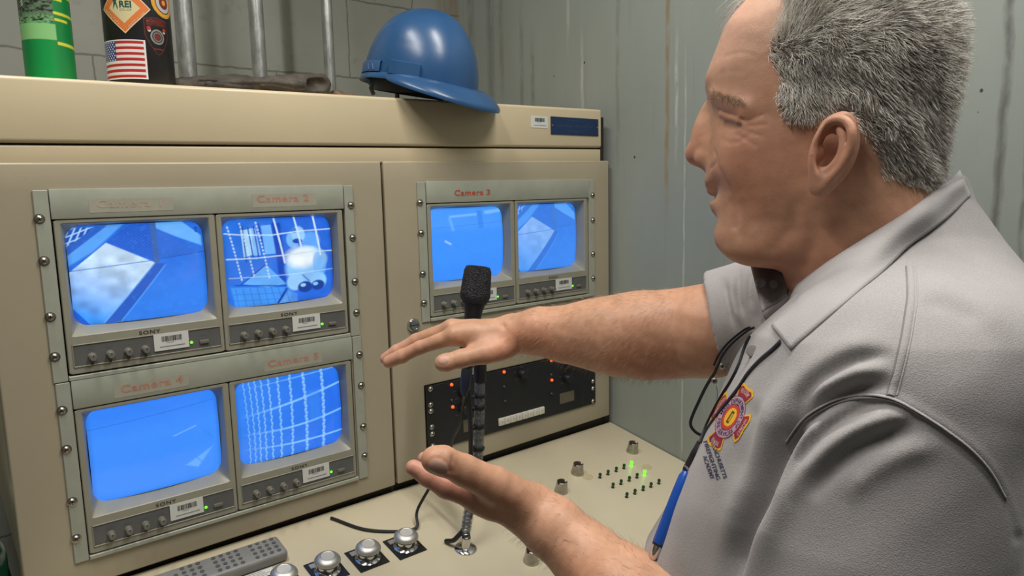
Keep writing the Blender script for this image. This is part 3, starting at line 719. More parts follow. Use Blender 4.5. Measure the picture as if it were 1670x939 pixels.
ledcap = [(.0036, 0), (.0036, .0012), (.0023, .0014), (.0023, .0055), (.0034, .006), (.0036, .0085), (.0028, .0108), (.0, .0116)]
for row, (y, xs_, lit) in enumerate(((-.166, (.945, .970, .996, 1.021, 1.046), 4), (-.208, (.940, .965, .991, 1.016, 1.041), 4), (-.249, (.937, .962, .988, 1.013, 1.039), 9))):
    for i, x in enumerate(xs_):
        MB().lathe(ledcap, D_(x, y), DN, 14).build('indicator_lamp', M['led_green'] if i == lit else M['led_off'], desk)
for x, y, r_ in ((.925, -.150, .012), (1.073, -.188, .012)):
    th = np.linspace(0, 2 * np.pi, 25)[:-1]; rr = r_ * (1 + .25 * RNG.random(24)); b = MB()
    b.add([D_(x + q * math.cos(t_), y + q * .8 * math.sin(t_), .0002) for q, t_ in zip(rr, th)], [tuple(range(24))]); o = b.build('glue_stain', simple('old_glue_mark', (.47, .40, .25), .6, var=.15, scale=200), desk)
lb = MB().box(.215, .262, -.118, -.082, .0002, .0006, fn=dfn).build('desk_label', M['white_label'], desk)
b = MB()
for q in range(9): b.box(.219, .219 + .038 * random.uniform(.5, 1), -.115 + q * .0036, -.1138 + q * .0036, .0006, .0008, fn=dfn)
b.build('printed_lines', M['grey_ink'], lb)

# ------------------------------------------------------------------ remote control on the desk
rc = thing('remote_control', D_(.19, -.055), 'long grey remote control with small dark buttons lying on the cream desk under Camera 4', 'remote control')
MB().box(.085, .291, -.083, -.031, .0004, .0205, .0065, 4, fn=dfn).build('case', simple('grey_remote_plastic', (.20, .20, .19), .42, bump=.1, bscale=700), rc)
rb = simple('dark_grey_rubber_button', (.075, .075, .078), .5)
for i in range(16):
    for j in range(4):
        if (i % 5 == 4) or (i > 12 and j in (0, 3)) or (i == 14): continue
        x = .278 - i * .0118; y = -.0405 - j * .0112
        MB().lathe([(.0036, 0), (.0034, .0014), (0, .0018)], D_(x, y, .0200), DN, 10).build('key', rb, rc)
pg = MB(); put_marks(pg, 'xxxxx', lambda a, c: dfn(.262 + a, -.0362 + c, .0208), .0022); pg.build('lettering', M['white_label'], rc)

# ------------------------------------------------------------------ sheet of paper near the man
pp = thing('paper_sheet', D_(.78, -.46), 'white printed sheet of paper lying at the desk edge under the forearm', 'paper')
def pfn(x, y, z):
    c, s = math.cos(.45), math.sin(.45); X, Y = x - .775, y + .465; return tuple(D_(.775 + c * X - s * Y, -.465 + s * X + c * Y, z))
MB().box(.700, .850, -.545, -.395, .0004, .0012, fn=pfn).build('sheet', simple('white_paper', (.62, .64, .62), .7, var=.03), pp)
b = MB()
for q in range(11):
    x = .712
    while x < .83:
        w_ = random.uniform(.004, .016); b.box(x, x + w_, -.408 - q * .0125, -.405 - q * .0125, .0012, .0014, fn=pfn); x += w_ + .004
b.build('printed_text', M['grey_ink'], pp)

# ------------------------------------------------------------------ gooseneck microphone
mb_ = D_(.558, -.212)
mic = thing('gooseneck_microphone', mb_, 'black handheld microphone clipped to a clear-wrapped gooseneck stand on a chrome base', 'microphone')
MB().lathe([(.0, .0), (.0195, 0), (.0195, .0022), (.0175, .0042), (.0085, .0060), (.0078, .008), (.0078, .024), (.0, .024)], mb_, DN, 40).build('base', M['chrome'], mic)
neck = smooth_path([mb_ + DN * .022, (.560, -.213, -.600), (.576, -.207, -.555), (.594, -.2, -.510), (.601, -.2, -.470), (.606, -.2, -.400), (.609, -.2, -.335), (.6095, -.2, -.318)], 150)
rr = .0072 + .0007 * np.cos(np.arange(len(neck)) * 1.9)
MB().tube(neck, rr, 16).build('gooseneck', simple('ribbed_steel_gooseneck', (.20, .20, .20), .28, .9, var=.4, scale=250), mic)
cl = NT('clear_sleeve'); cl.set(Base_Color=(.75, .78, .8), Roughness=.12, Transmission_Weight=.9, IOR=1.25, Alpha=.55)
MB().tube(neck[18:], .0096, 16, caps=False).build('clear_sleeve', cl.m, mic)
for z in (-.372, -.395, -.428, -.468):
    i = int(np.argmin(abs(neck[:, 2] - z))); p = neck[i]; tn = neck[i + 1] - neck[i - 1]
    b = MB(); b.lathe([(.0099, -.0025), (.0112, -.0025), (.0112, .0025), (.0099, .0025), (.0099, -.0025)], p, tn, 20)
    ct = b.build('cable_tie', M['black'], mic)
    MB().box(p[0] - .0175, p[0] - .0105, p[1] - .004, p[1] + .004, p[2] - .003, p[2] + .003, .001, 1).build('tie_head', M['black'], ct)
MB().lathe([(.0, -.004), (.0108, -.004), (.0115, 0), (.0115, .034), (.0100, .038), (.0, .038)], neck[-1] - np.array([0, 0, .026]), (.03, 0, 1), 24).build('neck_collar', M['black'], mic)
top = bp(780, 434, 1, -.205); tail = bp(762, 600, 1, -.215); ax = top - tail; L_ = np.linalg.norm(ax); ax /= L_
b = MB(); b.lathe([(0, 0), (.0095, 0), (.0105, .003), (.0115, .02), (.0150, .095), (.0185, .108), (.0200, .112)], tail, ax, 36); hd = b.build('handle', simple('black_mic_enamel', (.012, .012, .014), .30, var=.1), mic)
g = L_
b = MB(); b.lathe([(.0200, .110), (.0245, .118), (.0262, .124), (.0262, .129), (.0255, .132), (.0252, g - .030), (.0235, g - .008), (.0205, g - .001), (.0160, g), (.0, g + .0005)], tail, ax, 40)
gt = NT('black_mesh_grille'); c = gt.coords(); wv = gt.n('ShaderNodeTexVoronoi'); wv.inputs['Scale'].default_value = 520; gt.l(c, wv.inputs[0])
gt.set(Base_Color=(.022, .022, .026), Metallic=.5, Roughness=.42, Normal=gt.bump(wv.outputs['Distance'], .9, .002)); b.build('grille', gt.m, mic)
# clip holding the mic to the neck
cp = tail + ax * .030
b = MB(); b.lathe([(.0125, -.012), (.0160, -.012), (.0168, .016), (.0133, .016), (.0125, -.012)], cp, ax, 28); b.build('clip', M['black'], mic)
MB().tube([cp + ax * .002, (cp + neck[-1]) / 2 + np.array([0, 0, .006]), neck[-1] + np.array([0, 0, .012])], .006, 12).build('clip_arm', M['black'], mic)
xl = tail - ax * .001
b = MB(); b.lathe([(0, -.046), (.0045, -.046), (.0060, -.040), (.0092, -.030), (.0098, -.004), (.0092, 0), (0, 0)], xl, ax, 24); b.build('cable_plug', simple('dark_blue_black_plug', (.012, .016, .028), .35), mic)
cab_path = smooth_path([xl - ax * .044, bp(756, 655, 1, -.20), bp(750, 690, 1, -.18), bp(738, 715, 1, -.15), bp(730, 745, 1, -.13), D_(.53, -.10, .03), D_(.51, -.12, .004), D_(.44, -.08, .0035), D_(.40, -.012, .0035)], 80)
MB().tube(cab_path, .0028, 10).build('cable', M['black'], mic)
cab2 = smooth_path([bp(757, 612, 1, -.208), bp(764, 640, 1, -.206), bp(767, 690, 1, -.206), bp(768, 745, 1, -.206), (.570, -.214, -.575), D_(.545, -.200, .02), D_(.538, -.18, .004)], 80)
MB().tube(cab2, .0042, 10).build('taped_cable', M['black'], mic)

# ------------------------------------------------------------------ things on the cabinet
def topz(x): return ztop(x)
def conduit(x_px, r_, y, label):
    p = bp(x_px, 60, 1, y); zt = topz(p[0])
    t_ = thing('conduit_pipe', (p[0], y, zt), label, 'pipe', 'galvanised conduits behind the cabinet')
    MB().tube([(p[0], y, zt + .0004), (p[0], y, .6), (p[0], y, ZC - .004)], r_, 32).build('tube', M['galv'], t_)
    MB().lathe([(r_, 0), (r_ + .004, 0), (r_ + .004, .012), (r_, .014)], (p[0], y, zt + .0004), (0, 0, 1), 32).build('collar', M['galv'], t_)
    return t_
conduit(302, .0172, .35, 'galvanised conduit pipe right beside the black stickered bottle')
conduit(420, .0150, .36, 'galvanised conduit pipe rising behind the work glove')
conduit(535, .0122, .37, 'thin galvanised conduit pipe nearest the blue hard hat')

# green can
gp = bp(84, 124, 1, .085); gx, gy = gp[0], .085; gz = topz(gx) + .0006
cz_az = math.atan2(CT[1] - gy, CT[0] - gx)          # azimuth towards the viewer
can = thing('spray_can', (gx, gy, gz), 'tall green can with a leaf photo label and yellow stripes, far left on the cabinet', 'can')
R_ = .0325
nt_, nh = 260, 300; th = np.linspace(0, 2 * np.pi, nt_, endpoint=False); hh = np.concatenate([[0, .001], np.linspace(.003, .235, nh)])
rads = np.where(hh < .003, np.where(hh < .0005, R_ * .94, R_ * .98), R_)
A = np.stack([gx + rads[:, None] * np.cos(th), gy + rads[:, None] * np.sin(th), gz + hh[:, None] + 0 * th], -1)
phi = (th - cz_az + np.pi) % (2 * np.pi) - np.pi; PH, HH = np.meshgrid(phi, hh); S_ = PH.ravel(); T_ = HH.ravel()   # +phi = to the viewer's right
p = Pic(S_, T_, (20, 125, 62)); leaf = vnoise((S_ + 4) * .1, T_ * 8, 120, 8) * .5 + vnoise((S_ + 4) * .1, T_ * 8, 45, 9) * .5
lf = soft(.32 - S_, .03) * soft(S_ + 1.75, .05)
p.lay(lf * soft(T_ - .085, .002), (46, 60, 46)); p.lay(lf * soft(T_ - .085, .002) * soft(leaf - .52, .12), (98, 122, 96), .9); p.lay(lf * soft(T_ - .085, .002) * soft(.36 - leaf, .1), (26, 28, 24), .9)
p.lay(lf * soft(T_ - .078, .001) * soft(.105 - T_ - .010 * leaf * 2, .006) * soft(leaf - .4, .2), (120, 170, 118), .8)
p.lay(soft(.36 - S_, .02) * soft(S_ + 1.9, .05) * soft(T_ - .0595, .0008) * soft(.0815 - T_, .0008), (132, 190, 122))
p.lay(soft(T_ - .0, .001) * soft(.0590 - T_, .001) * soft(S_ + .5, .6) * soft(.3 - S_, .3), (12, 150, 72), .6)
for (t0, w_, s0, s1) in ((.0555, .0022, .38, 1.9), (.0885, .0018, .34, .95), (.0975, .0020, .32, 1.9), (.1170, .0018, .30, .75), (.1240, .0020, .28, 1.9), (.150, .002, .3, 1.9)):
    p.lay(soft(w_ - np.abs(T_ - t0 + .0026 * (S_ - .4)), .0006) * soft(S_ - s0, .02) * soft(s1 - S_, .02), (208, 206, 66))
p.lay(lf * soft(.006 - np.abs(T_ - .128 - .002 * np.sin(S_ * 20)), .003) * soft(-1.05 - S_, .1), (150, 70, 55), .8)
MB().grid(A, wrap_v=True).build('can_body', M['paint'], can, 60, color=np.clip(p.c, 0, 1).astype(np.float32))
b = MB(); put_text(b, 'S', lambda a, c: (gx + (R_ + .0003) * math.cos(cz_az + a / R_ - 1.02), gy + (R_ + .0003) * math.sin(cz_az + a / R_ - 1.02), gz + .106 + c), .007, offset=.02); b.build('lettering', M['white_label'], can)
MB().lathe([(R_, .235), (R_ * .93, .240), (R_ * .6, .250), (.012, .252), (.012, .262), (0, .262)], (gx, gy, gz), (0, 0, 1), 32).build('can_top', M['satin'], can)
MB().lathe([(.010, .2625), (.010, .275), (.006, .280), (0, .280)], (gx, gy, gz), (0, 0, 1), 20).build('nozzle', M['white_label'], can)

# black bottle with stickers
q = bp(232, 128, 1, .068); bx, by = q[0], .068; bz = topz(bx) + .0006; BR = .0475; baz = math.atan2(CT[1] - by, CT[0] - bx)
bot = thing('drink_bottle', (bx, by, bz), 'black insulated bottle covered with a flag, a diamond and round badge stickers', 'bottle')
MB().lathe([(0, 0), (BR * .9, 0), (BR * .97, .001), (BR, .004), (BR, .215), (BR * .93, .235), (BR * .6, .252), (BR * .58, .262)], (bx, by, bz), (0, 0, 1), 72).build('bottle_body', simple('black_powder_coat', (.012, .011, .012), .42, var=.3, bump=.15, bscale=900), bot)
MB().lathe([(BR * .62, .2625), (BR * .66, .264), (BR * .66, .290), (BR * .5, .296), (0, .296)], (bx, by, bz), (0, 0, 1), 48).build('cap', M['black'], bot)
def BF(off=.0003):
    def f_(phi, h): a = baz + phi; return (bx + (BR + off) * math.cos(a), by + (BR + off) * math.sin(a), bz + h)
    return f_
def wrap_sticker(name, p0, p1, h0, h1, paintfn, inside, n=90, off=.0003):
    ps = np.linspace(p0, p1, n); hs = np.linspace(h0, h1, n); f_ = BF(off); vid = {}; vs = []; fs = []; cs = []
    def gv(i, j):
        if (i, j) not in vid: vid[i, j] = len(vs); vs.append(f_(ps[i], hs[j])); cs.append((ps[i], hs[j]))
        return vid[i, j]
    for i in range(n - 1):
        for j in range(n - 1):
            if inside((ps[i] + ps[i + 1]) / 2, (hs[j] + hs[j + 1]) / 2): fs.append((gv(i, j), gv(i + 1, j), gv(i + 1, j + 1), gv(i, j + 1)))
    cs = np.array(cs); return MB().add(vs, fs).build(name, M['paint'], bot, 60, color=np.clip(paintfn(cs[:, 0], cs[:, 1]), 0, 1).astype(np.float32), recalc=False)
def flag(s, t_):
    u = (s + 1.42) / 1.60; v = (.0645 - t_) / .0570
    p = Pic(u, v, (222, 218, 216)); inn = soft(u - .02, .01) * soft(.965 - u, .01) * soft(v - .03, .01) * soft(.965 - v, .01)
    p.lay(inn * soft(np.sin((v - .03) / .935 * 13 * np.pi), .15), (176, 48, 44))
    can_ = soft(.43 - u, .008) * soft(u - .02, .01) * soft(v - .03, .01) * soft(.535 - v, .008); p.lay(can_, (44, 56, 118))
    for r_ in range(9):
        for c in range(6 if r_ % 2 == 0 else 5):
            cu = .02 + .41 * ((c + .5 + (.5 if r_ % 2 else 0)) / 6); cv = .03 + .505 * (r_ + .5) / 9; p.lay(soft(1 - np.hypot((u - cu) / .016, (v - cv) / .020), .5), (215, 215, 225))
    return p.c
fl_ = wrap_sticker('flag_sticker', -1.42, .18, .0075, .0645, flag, lambda a, b: True, 150); fl_['label'] = 'stars and stripes flag sticker'
DC, DH, DR = -.36, .1100, .0370
def diam(s, t_):
    k = np.abs((s - DC) * BR) + np.abs(t_ - DH); p = Pic(s, t_, (206, 196, 150)); p.lay(soft(k - .0225, .0006), (214, 120, 62)); p.lay(soft(k - .0352, .0005), (226, 208, 170))
    mt = poly(s, t_, [(DC - .30, DH - .004), (DC - .30, DH + .016), (DC - .12, DH + .020), (DC - .16, DH - .006)], .01)
    p.lay(mt * 0, (30, 84, 70)); return p.c
ds = wrap_sticker('diamond_sticker', DC - DR / BR, DC + DR / BR, DH - DR, DH + DR, diam, lambda a, b: abs((a - DC) * BR) + abs(b - DH) < DR, 120, .0005); ds['label'] = 'orange and cream diamond sticker'
G_ = simple('dark_green_print', (.012, .085, .065), .4); b = MB(); f5 = BF(.0008)
put_text(b, 'REI', lambda a, c: f5(DC - .11 + a / BR, DH + .0005 + c), .0090, offset=.03, width=.0165)
b.add([f5(DC + u, DH + v) for u, v in ((-.32, -.002), (-.23, .006), (-.18, -.002), (-.155, -.001), (-.21, .010), (-.185, .010), (-.225, .018), (-.205, .0175), (-.25, .026), (-.295, .0175), (-.275, .018), (-.315, .010), (-.285, .010))], [tuple(range(13))])
b.build('printed_emblem', G_, ds)
b = MB(); put_text(b, 'CO-OP', lambda a, c: f5(DC - .11 + a / BR, DH - .0045 + c), .0030, width=.0165); b.build('small_lettering', M['grey_ink'], ds)
b = MB()
for sgn, txt in ((1, 'SEATTLE, USA'), (-1, 'xxxxxxxxx')):
    c45 = math.sqrt(.5)
    def ff(a, c, sgn=sgn):
        if sgn > 0: u = .0045 + (a + .004) * c45 - (c) * c45; v = -.0285 + (a) * c45 + c * c45 - .0015
        else: u = -.0305 + a * c45 + c * c45; v = -.0015 - a * c45 + c * c45 - .0015
        return f5(DC + u / BR, DH + v)
    (put_text if sgn > 0 else put_marks)(b, txt, ff, .0042, width=.032)
b.build('border_lettering', simple('cream_print', (.66, .56, .38), .5), ds)
SHX, SHH = .58, .0735
def shield_in(a, b, e=0.0): 
    u = (a - SHX) * BR / (.0190 - e); v = (b - SHH) / (.0285 - e); return abs(u) < 1 and v < .92 - .12 * u * u and v > -1 + (abs(u) ** 1.6) * .95
def shield(s, t_):
    p = Pic(s, t_, (20, 16, 20)); u = (s - SHX) * BR; v = t_ - SHH
    e = np.array([0 if shield_in(a, b, .0010) else 1 for a, b in zip(s, t_)]); p.lay(e, (110, 46, 38))
    r_ = np.hypot(u, v + .002); p.lay(soft(.0012 - np.abs(r_ - .0098), .0006), (140, 138, 132)); p.lay(soft(.0010 - np.abs(r_ - .0062), .0006), (120, 116, 112)); p.lay(soft(.0045 - r_, .001), (120, 40, 30))
    p.lay(soft(.0022 - np.abs(v - .0185 + u * u * 12), .0006) * soft(.0155 - np.abs(u), .001), (120, 44, 36), .55); p.lay(soft(.0012 - np.abs(v + .020), .0005) * soft(.008 - np.abs(u), .001), (110, 42, 36), .8)
    p.lay(soft(.0022 - np.hypot(np.abs(u) - .0120, v - .0065), .001), (205, 200, 195)); p.lay(soft(.0030 - np.hypot(np.abs(u) - .0125, v - .0095), .001), (170, 60, 46)); return p.c
ss = wrap_sticker('shield_sticker', SHX - .42, SHX + .42, SHH - .029, SHH + .027, shield, lambda a, b: shield_in(a, b), 100); ss['label'] = 'black fire badge sticker with red lettering'
b = MB(); f5b = BF(.0007)
put_text(b, 'MASSACHUSETTS', lambda a, c: f5b(SHX + a / BR, SHH + .0195 + c - a * a * 10), .0046, width=.030, align='CENTER', offset=.01); put_marks(b, 'xxxx xxxxxxxxxx', lambda a, c: f5b(SHX + a / BR, SHH + .0135 + c - a * a * 10), .0030, width=.022, align='CENTER')
b.build('badge_lettering', simple('dark_red_print', (.30, .035, .022), .5), ss)
RX_, RH_ = .93, .1245
def rnd(s, t_):
    u = (s - RX_) * BR; v = t_ - RH_; r_ = np.hypot(u, v); p = Pic(s, t_, (20, 18, 20)); p.lay(soft(.0215 - r_, .0006) * soft(r_ - .0165, .0006), (226, 160, 52)); p.lay(soft(.0150 - r_, .0006), (190, 186, 190)); p.lay(soft(.0095 - r_, .0006), (120, 44, 34)); p.lay(soft(.004 - r_, .0006), (226, 160, 52))
    p.lay(soft(r_ - .0218, .0004), (226, 190, 90)); return p.c
rs = wrap_sticker('round_sticker', RX_ - .0225 / BR, RX_ + .0225 / BR, RH_ - .0225, RH_ + .0225, rnd, lambda a, b: ((a - RX_) * BR) ** 2 + (b - RH_) ** 2 < .0225 ** 2, 90); rs['label'] = 'round orange and grey badge sticker'

# hard hat
hc = bp(685, 141, 1, .070); HD = np.array([hc[0], .070, hc[2]])
vr = np.array([CR[0][0], CR[1][0], 0.]); vr /= np.linalg.norm(vr); vf = np.array([vr[1], -vr[0], 0])   # viewer's right, and towards the viewer
if vf[1] > 0: vf = -vf
al = math.radians(27); hf = vr * math.cos(al) + vf * math.sin(al); hs_ = vf * math.cos(al) - vr * math.sin(al); hu = np.array([0, 0, 1.])
pt = math.radians(11); hf, hu = hf * math.cos(pt) - hu * math.sin(pt), hu * math.cos(pt) + hf * math.sin(pt)
hat = thing('hard_hat', (HD[0], HD[1], topz(HD[0])), 'blue plastic hard hat with a front visor sitting on top of the cabinet', 'hard hat')
blue = NT('blue_hat_plastic'); c = blue.coords(); n1 = blue.noise(c, 14, 5)
blue.set(Base_Color=blue.ramp(n1, [(.3, (.022, .075, .185)), (.7, (.028, .092, .220))]), Roughness=.30, Specular_IOR_Level=.5, Normal=blue.bump(blue.noise(c, 60, 3), .06, .002))
HA, HB, HH_ = .1200, .1060, .1440
def hp(a, e, off=0.0, dh=0.0):
    ca, sa = math.cos(a), math.sin(a)
    k = math.cos(e) ** .82; r_ = 1.0; A_ = HA * k * (1.0 if ca > 0 else .97); z = HH_ * math.sin(e) ** 1.0
    ridge = .0045 * math.exp(-((sa * HB * k) / .020) ** 2) * min(1, math.sin(e) * 3) * (math.cos(e) > .0)
    low = .010 * (sa ** 2) * max(0, 1 - e / .5)           # shell rises above the ears
    return HD + hf * (A_ + off * math.cos(e)) * ca + hs_ * (HB * k + off * math.cos(e)) * sa + hu * (z + ridge + off * math.sin(e) + dh + low)
na, ne = 120, 44
es = np.linspace(0, math.pi / 2, ne) ; as_ = np.linspace(0, 2 * math.pi, na, endpoint=False)
outer = [[hp(a, e) for a in as_] for e in es[:-1]] + [[hp(0, math.pi / 2 - .002)] * na]
inner = [[hp(a, e, -.003) for a in as_] for e in es[:-1]] + [[hp(0, math.pi / 2 - .002, -.003)] * na]
b = MB(); b.grid(np.array(inner[::-1] + outer), wrap_v=True); b.build('shell', blue.m, hat, 60)
b = MB()                                              # rim and visor in one sweep
ring = []
for a in as_:
    ca = math.cos(a); vis = max(0, ca) ** .75 if ca > 0 else 0; w_ = .007 + .046 * vis; lowr = .016 * (1 - abs(ca) ** 1.2) * 0
    base = hp(a, 0, .0); out = (hf * ca * HA + hs_ * math.sin(a) * HB); out /= np.linalg.norm(out); row = []
    for q, (rr, hh_) in enumerate(((-.0015, .0025), (.25, .0035), (.6, .001), (.92, -.004), (1, -.0062), (.98, -.0085), (.9, -.0072), (.6, -.0025), (.25, -.0005), (-.0015, -.0015))):
        row.append(base + out * (w_ * rr if rr > 0 else rr) + hu * (hh_ * (1 + 1.4 * vis) - .010 * vis * max(0, rr) ** 1.5))
    ring.append(row)
b.grid(np.array(ring), wrap_u=True, wrap_v=True); b.build('visor_rim', blue.m, hat, 50)
for a0, a1 in ((math.radians(100), math.radians(262)),):
    A = []
    for a in np.linspace(a0, a1, 60): A.append([hp(a, e, o) for e, o in ((.03, .0005), (.03, .0045), (.17, .0045), (.19, .0030), (.19, .0003))])
    MB().grid(np.array(A)).build('raised_band', blue.m, hat, 40)
for a0, a1 in ((math.radians(60), math.radians(88)), (math.radians(272), math.radians(300))):
    A = []
    for a in np.linspace(a0, a1, 20): A.append([hp(a, e, o) for e, o in ((.02, .0005), (.02, .0080), (.20, .0080), (.215, .0065), (.215, .0005))])
    o = MB().grid(np.array(A)); 
    for k in (0, -1): o.add([tuple(q_) for q_ in A[k]], [(0, 1, 2, 3, 4)])
    o.build('accessory_slot', blue.m, hat, 40)
for a in (108, 116): 
    a = math.radians(a); MB().tube([hp(a, .05, .0052), hp(a + .05, .14, .0052)], .0012, 8).build('moulded_rib', blue.m, hat)
A = np.array([[hp(a, e, .0006) for a in np.linspace(math.radians(163), math.radians(180), 12)] for e in np.linspace(.24, .62, 14)]); MB().grid(A).build('reflective_sticker', M['white_label'], hat)
# suspension: black head band, crown straps, ratchet
A = []
for a in as_: 
    ca, sa = math.cos(a), math.sin(a); o_ = HD + hf * ca * .098 + hs_ * sa * .080
    A.append([o_ + hu * .012, o_ + hf * ca * -.002 + hs_ * sa * -.002 + hu * .012, o_ + hf * ca * -.002 + hs_ * sa * -.002 - hu * .020 * (1 - .6 * max(0, ca)), o_ - hu * .020 * (1 - .6 * max(0, ca))])
MB().grid(np.array(A), wrap_u=True, wrap_v=True).build('head_band', M['black'], hat, 40)
for a in (math.radians(150), math.radians(210)):
    MB().tube([HD + hf * math.cos(a) * .095 + hs_ * math.sin(a) * .082 + hu * .02, HD + hf * math.cos(a) * .100 + hs_ * math.sin(a) * .088 - hu * .018, HD + hf * math.cos(a) * .094 + hs_ * math.sin(a) * .080 - hu * .030], .008, 10, flat=.3).build('nape_strap', M['black'], hat)
for ang in (.6, 2.2): MB().tube(smooth_path([HD + hf * math.cos(ang + k) * .096 * w1 + hs_ * math.sin(ang + k) * .08 * w1 + hu * h1 for k, w1, h1 in ((0, 1, .01), (0, .6, .09), (0, .02, .115), (math.pi, .6, .09), (math.pi, 1, .01))], 40), .010, 10, flat=.12).build('crown_strap', M['black'], hat)
MB().lathe([(0, 0), (.0035, 0), (.004, .002), (0, .003)], hp(math.radians(122), 0) - hu * .016 - hs_ * .008, -hf * .3 + hs_, 12).build('blue_clip', blue.m, hat)

# objects left of the cabinet
wm = thing('waste_bag', (-.200, .17, ZF), 'crumpled green and white bag standing on the floor left of the cabinet', 'bag')
b = MB(); A = []
for z in np.linspace(0, .93, 60):
    row = []
    for a in np.linspace(0, 2 * np.pi, 72, endpoint=False):
        r_ = .145 * (1 - .30 * (z / .93) ** 3) * (1 + .10 * math.sin(3 * a + z * 9) * (z / .93) + .05 * math.sin(11 * a + 4 * math.sin(z * 14)) + .03 * math.sin(23 * a - z * 40))
        row.append((-.200 + r_ * math.cos(a), .17 + .8 * r_ * math.sin(a), ZF + z * .94 + .012 * math.sin(5 * a)))
    A.append(row)
A.append([(-.200, .17, ZF + .885)] * 72); A.insert(0, [(-.200, .17, ZF)] * 72)
bm_ = NT('green_white_bag'); c = bm_.coords(); nz = bm_.noise(c, 9, 3)
bm_.set(Base_Color=bm_.ramp(nz, [(.47, (.02, .17, .08)), (.50, (.55, .57, .55))]), Roughness=.35); b.grid(np.array(A), wrap_v=True).build('bag', bm_.m, wm, 60)

# ------------------------------------------------------------------ the glove and the rusty bit on the cabinet
# distance-field modelling: shapes blended smoothly, then turned into one continuous surface
F4 = np.float32
def smin(a, b, k):
    h = np.clip(.5 + .5 * (b - a) / k, 0, 1); return b + (a - b) * h - k * h * (1 - h)
def smax(a, b, k): return -smin(-a, -b, k)
def cone(p, a, b, ra, rb):
    a = np.array(a, F4); b = np.array(b, F4); ab = b - a; t_ = np.clip(((p - a) @ ab) / (ab @ ab), 0, 1)
    return np.linalg.norm(p - a - t_[:, None] * ab, axis=1) - (ra + (rb - ra) * t_)
def ell(p, c, r_, Rm=None):
    q = (p - np.array(c, F4))
    if Rm is not None: q = q @ np.array(Rm, F4).T
    r_ = np.array(r_, F4); k0 = np.linalg.norm(q / r_, axis=1); k1 = np.linalg.norm(q / (r_ * r_), axis=1)
    return k0 * (k0 - 1) / np.maximum(k1, 1e-6)
def pdist(p, path):
    """distance to a polyline (any dimension)"""
    path = np.array(path, F4); d = np.full(len(p), 9., F4)
    for a, b in zip(path[:-1], path[1:]):
        ab = b - a; t_ = np.clip(((p - a) @ ab) / (ab @ ab + 1e-12), 0, 1); d = np.minimum(d, np.linalg.norm(p - a - t_[:, None] * ab, axis=1))
    return d
def isosurface(f, lo, hi, h, B=8):
    lo = np.array(lo, float); n = (np.ceil((np.array(hi) - lo) / h / B).astype(int) + 1) * B
    nb = n // B
    G = np.stack(np.meshgrid(*[np.arange(k) for k in nb], indexing='ij'), -1).reshape(-1, 3)
    cen = (lo + (G + .5) * B * h).astype(F4); dc = f(cen)
    V_ = np.repeat(np.repeat(np.repeat(np.sign(dc).reshape(nb).astype(F4), B, 0), B, 1), B, 2)
    act = G[np.abs(dc) < B * h * 1.25]
    o = np.stack(np.meshgrid(*[np.arange(B)] * 3, indexing='ij'), -1).reshape(-1, 3)
    for s_ in range(0, len(act), 600):
        idx = (act[s_:s_ + 600, None, :] * B + o[None]).reshape(-1, 3)
        V_[idx[:, 0], idx[:, 1], idx[:, 2]] = f((lo + idx * h).astype(F4))
    ins = V_ < 0
    c = ins[:-1, :-1, :-1].astype(np.int8)
    for i in (0, 1):
        for j in (0, 1):
            for k in (0, 1):
                if i or j or k: c += ins[i:n[0] - 1 + i, j:n[1] - 1 + j, k:n[2] - 1 + k]
    cells = np.argwhere((c > 0) & (c < 8)); vid = -np.ones(c.shape, np.int32); vid[tuple(cells.T)] = np.arange(len(cells))
    acc = np.zeros((len(cells), 3)); cnt = np.zeros(len(cells))
    for a, b in [((i, j, k), (i + (q == 0), j + (q == 1), k + (q == 2))) for q in range(3) for i in (0, 1) for j in (0, 1) for k in (0, 1) if (i, j, k)[q] == 0]:
        va = V_[tuple((cells + a).T)]; vb = V_[tuple((cells + b).T)]; m = (va < 0) != (vb < 0)
        t_ = np.where(m, va / np.where(m, va - vb, 1), 0); acc += m[:, None] * (np.array(a) + t_[:, None] * (np.array(b) - np.array(a))); cnt += m
    verts = lo + (cells + acc / cnt[:, None]) * h
    quads = []
    for q in range(3):
        u, v = (q + 1) % 3, (q + 2) % 3
        s0 = [slice(0, n[i] - 1) for i in range(3)]; s1 = list(s0); s0[q] = slice(0, n[q] - 1); s1[q] = slice(1, n[q])
        A_ = ins[tuple(s0)]; B_ = ins[tuple(s1)]; e = np.argwhere(A_ != B_)
        e = e[(e[:, u] > 0) & (e[:, v] > 0)]; du = np.eye(3, dtype=int)[u]; dv = np.eye(3, dtype=int)[v]
        qd = np.stack([vid[tuple((e - du - dv).T)], vid[tuple((e - dv).T)], vid[tuple(e.T)], vid[tuple((e - du).T)]], 1)
        fl = ~A_[tuple(e.T)]; qd[fl] = qd[fl][:, ::-1]; quads.append(qd)
    quads = np.concatenate(quads); quads = quads[(quads >= 0).all(1)]
    return verts, quads
def relax(v, q, it=2, lam=.5):
    e = np.concatenate([q[:, [0, 1]], q[:, [1, 2]], q[:, [2, 3]], q[:, [3, 0]]]); e = np.concatenate([e, e[:, ::-1]])
    deg = np.bincount(e[:, 0], minlength=len(v))[:, None].clip(1)
    for k in range(it * 2):
        s_ = np.stack([np.bincount(e[:, 0], v[e[:, 1], i], minlength=len(v)) for i in range(3)], 1) / deg
        v = v + (lam if k % 2 == 0 else -lam * 1.04) * (s_ - v)
    return v
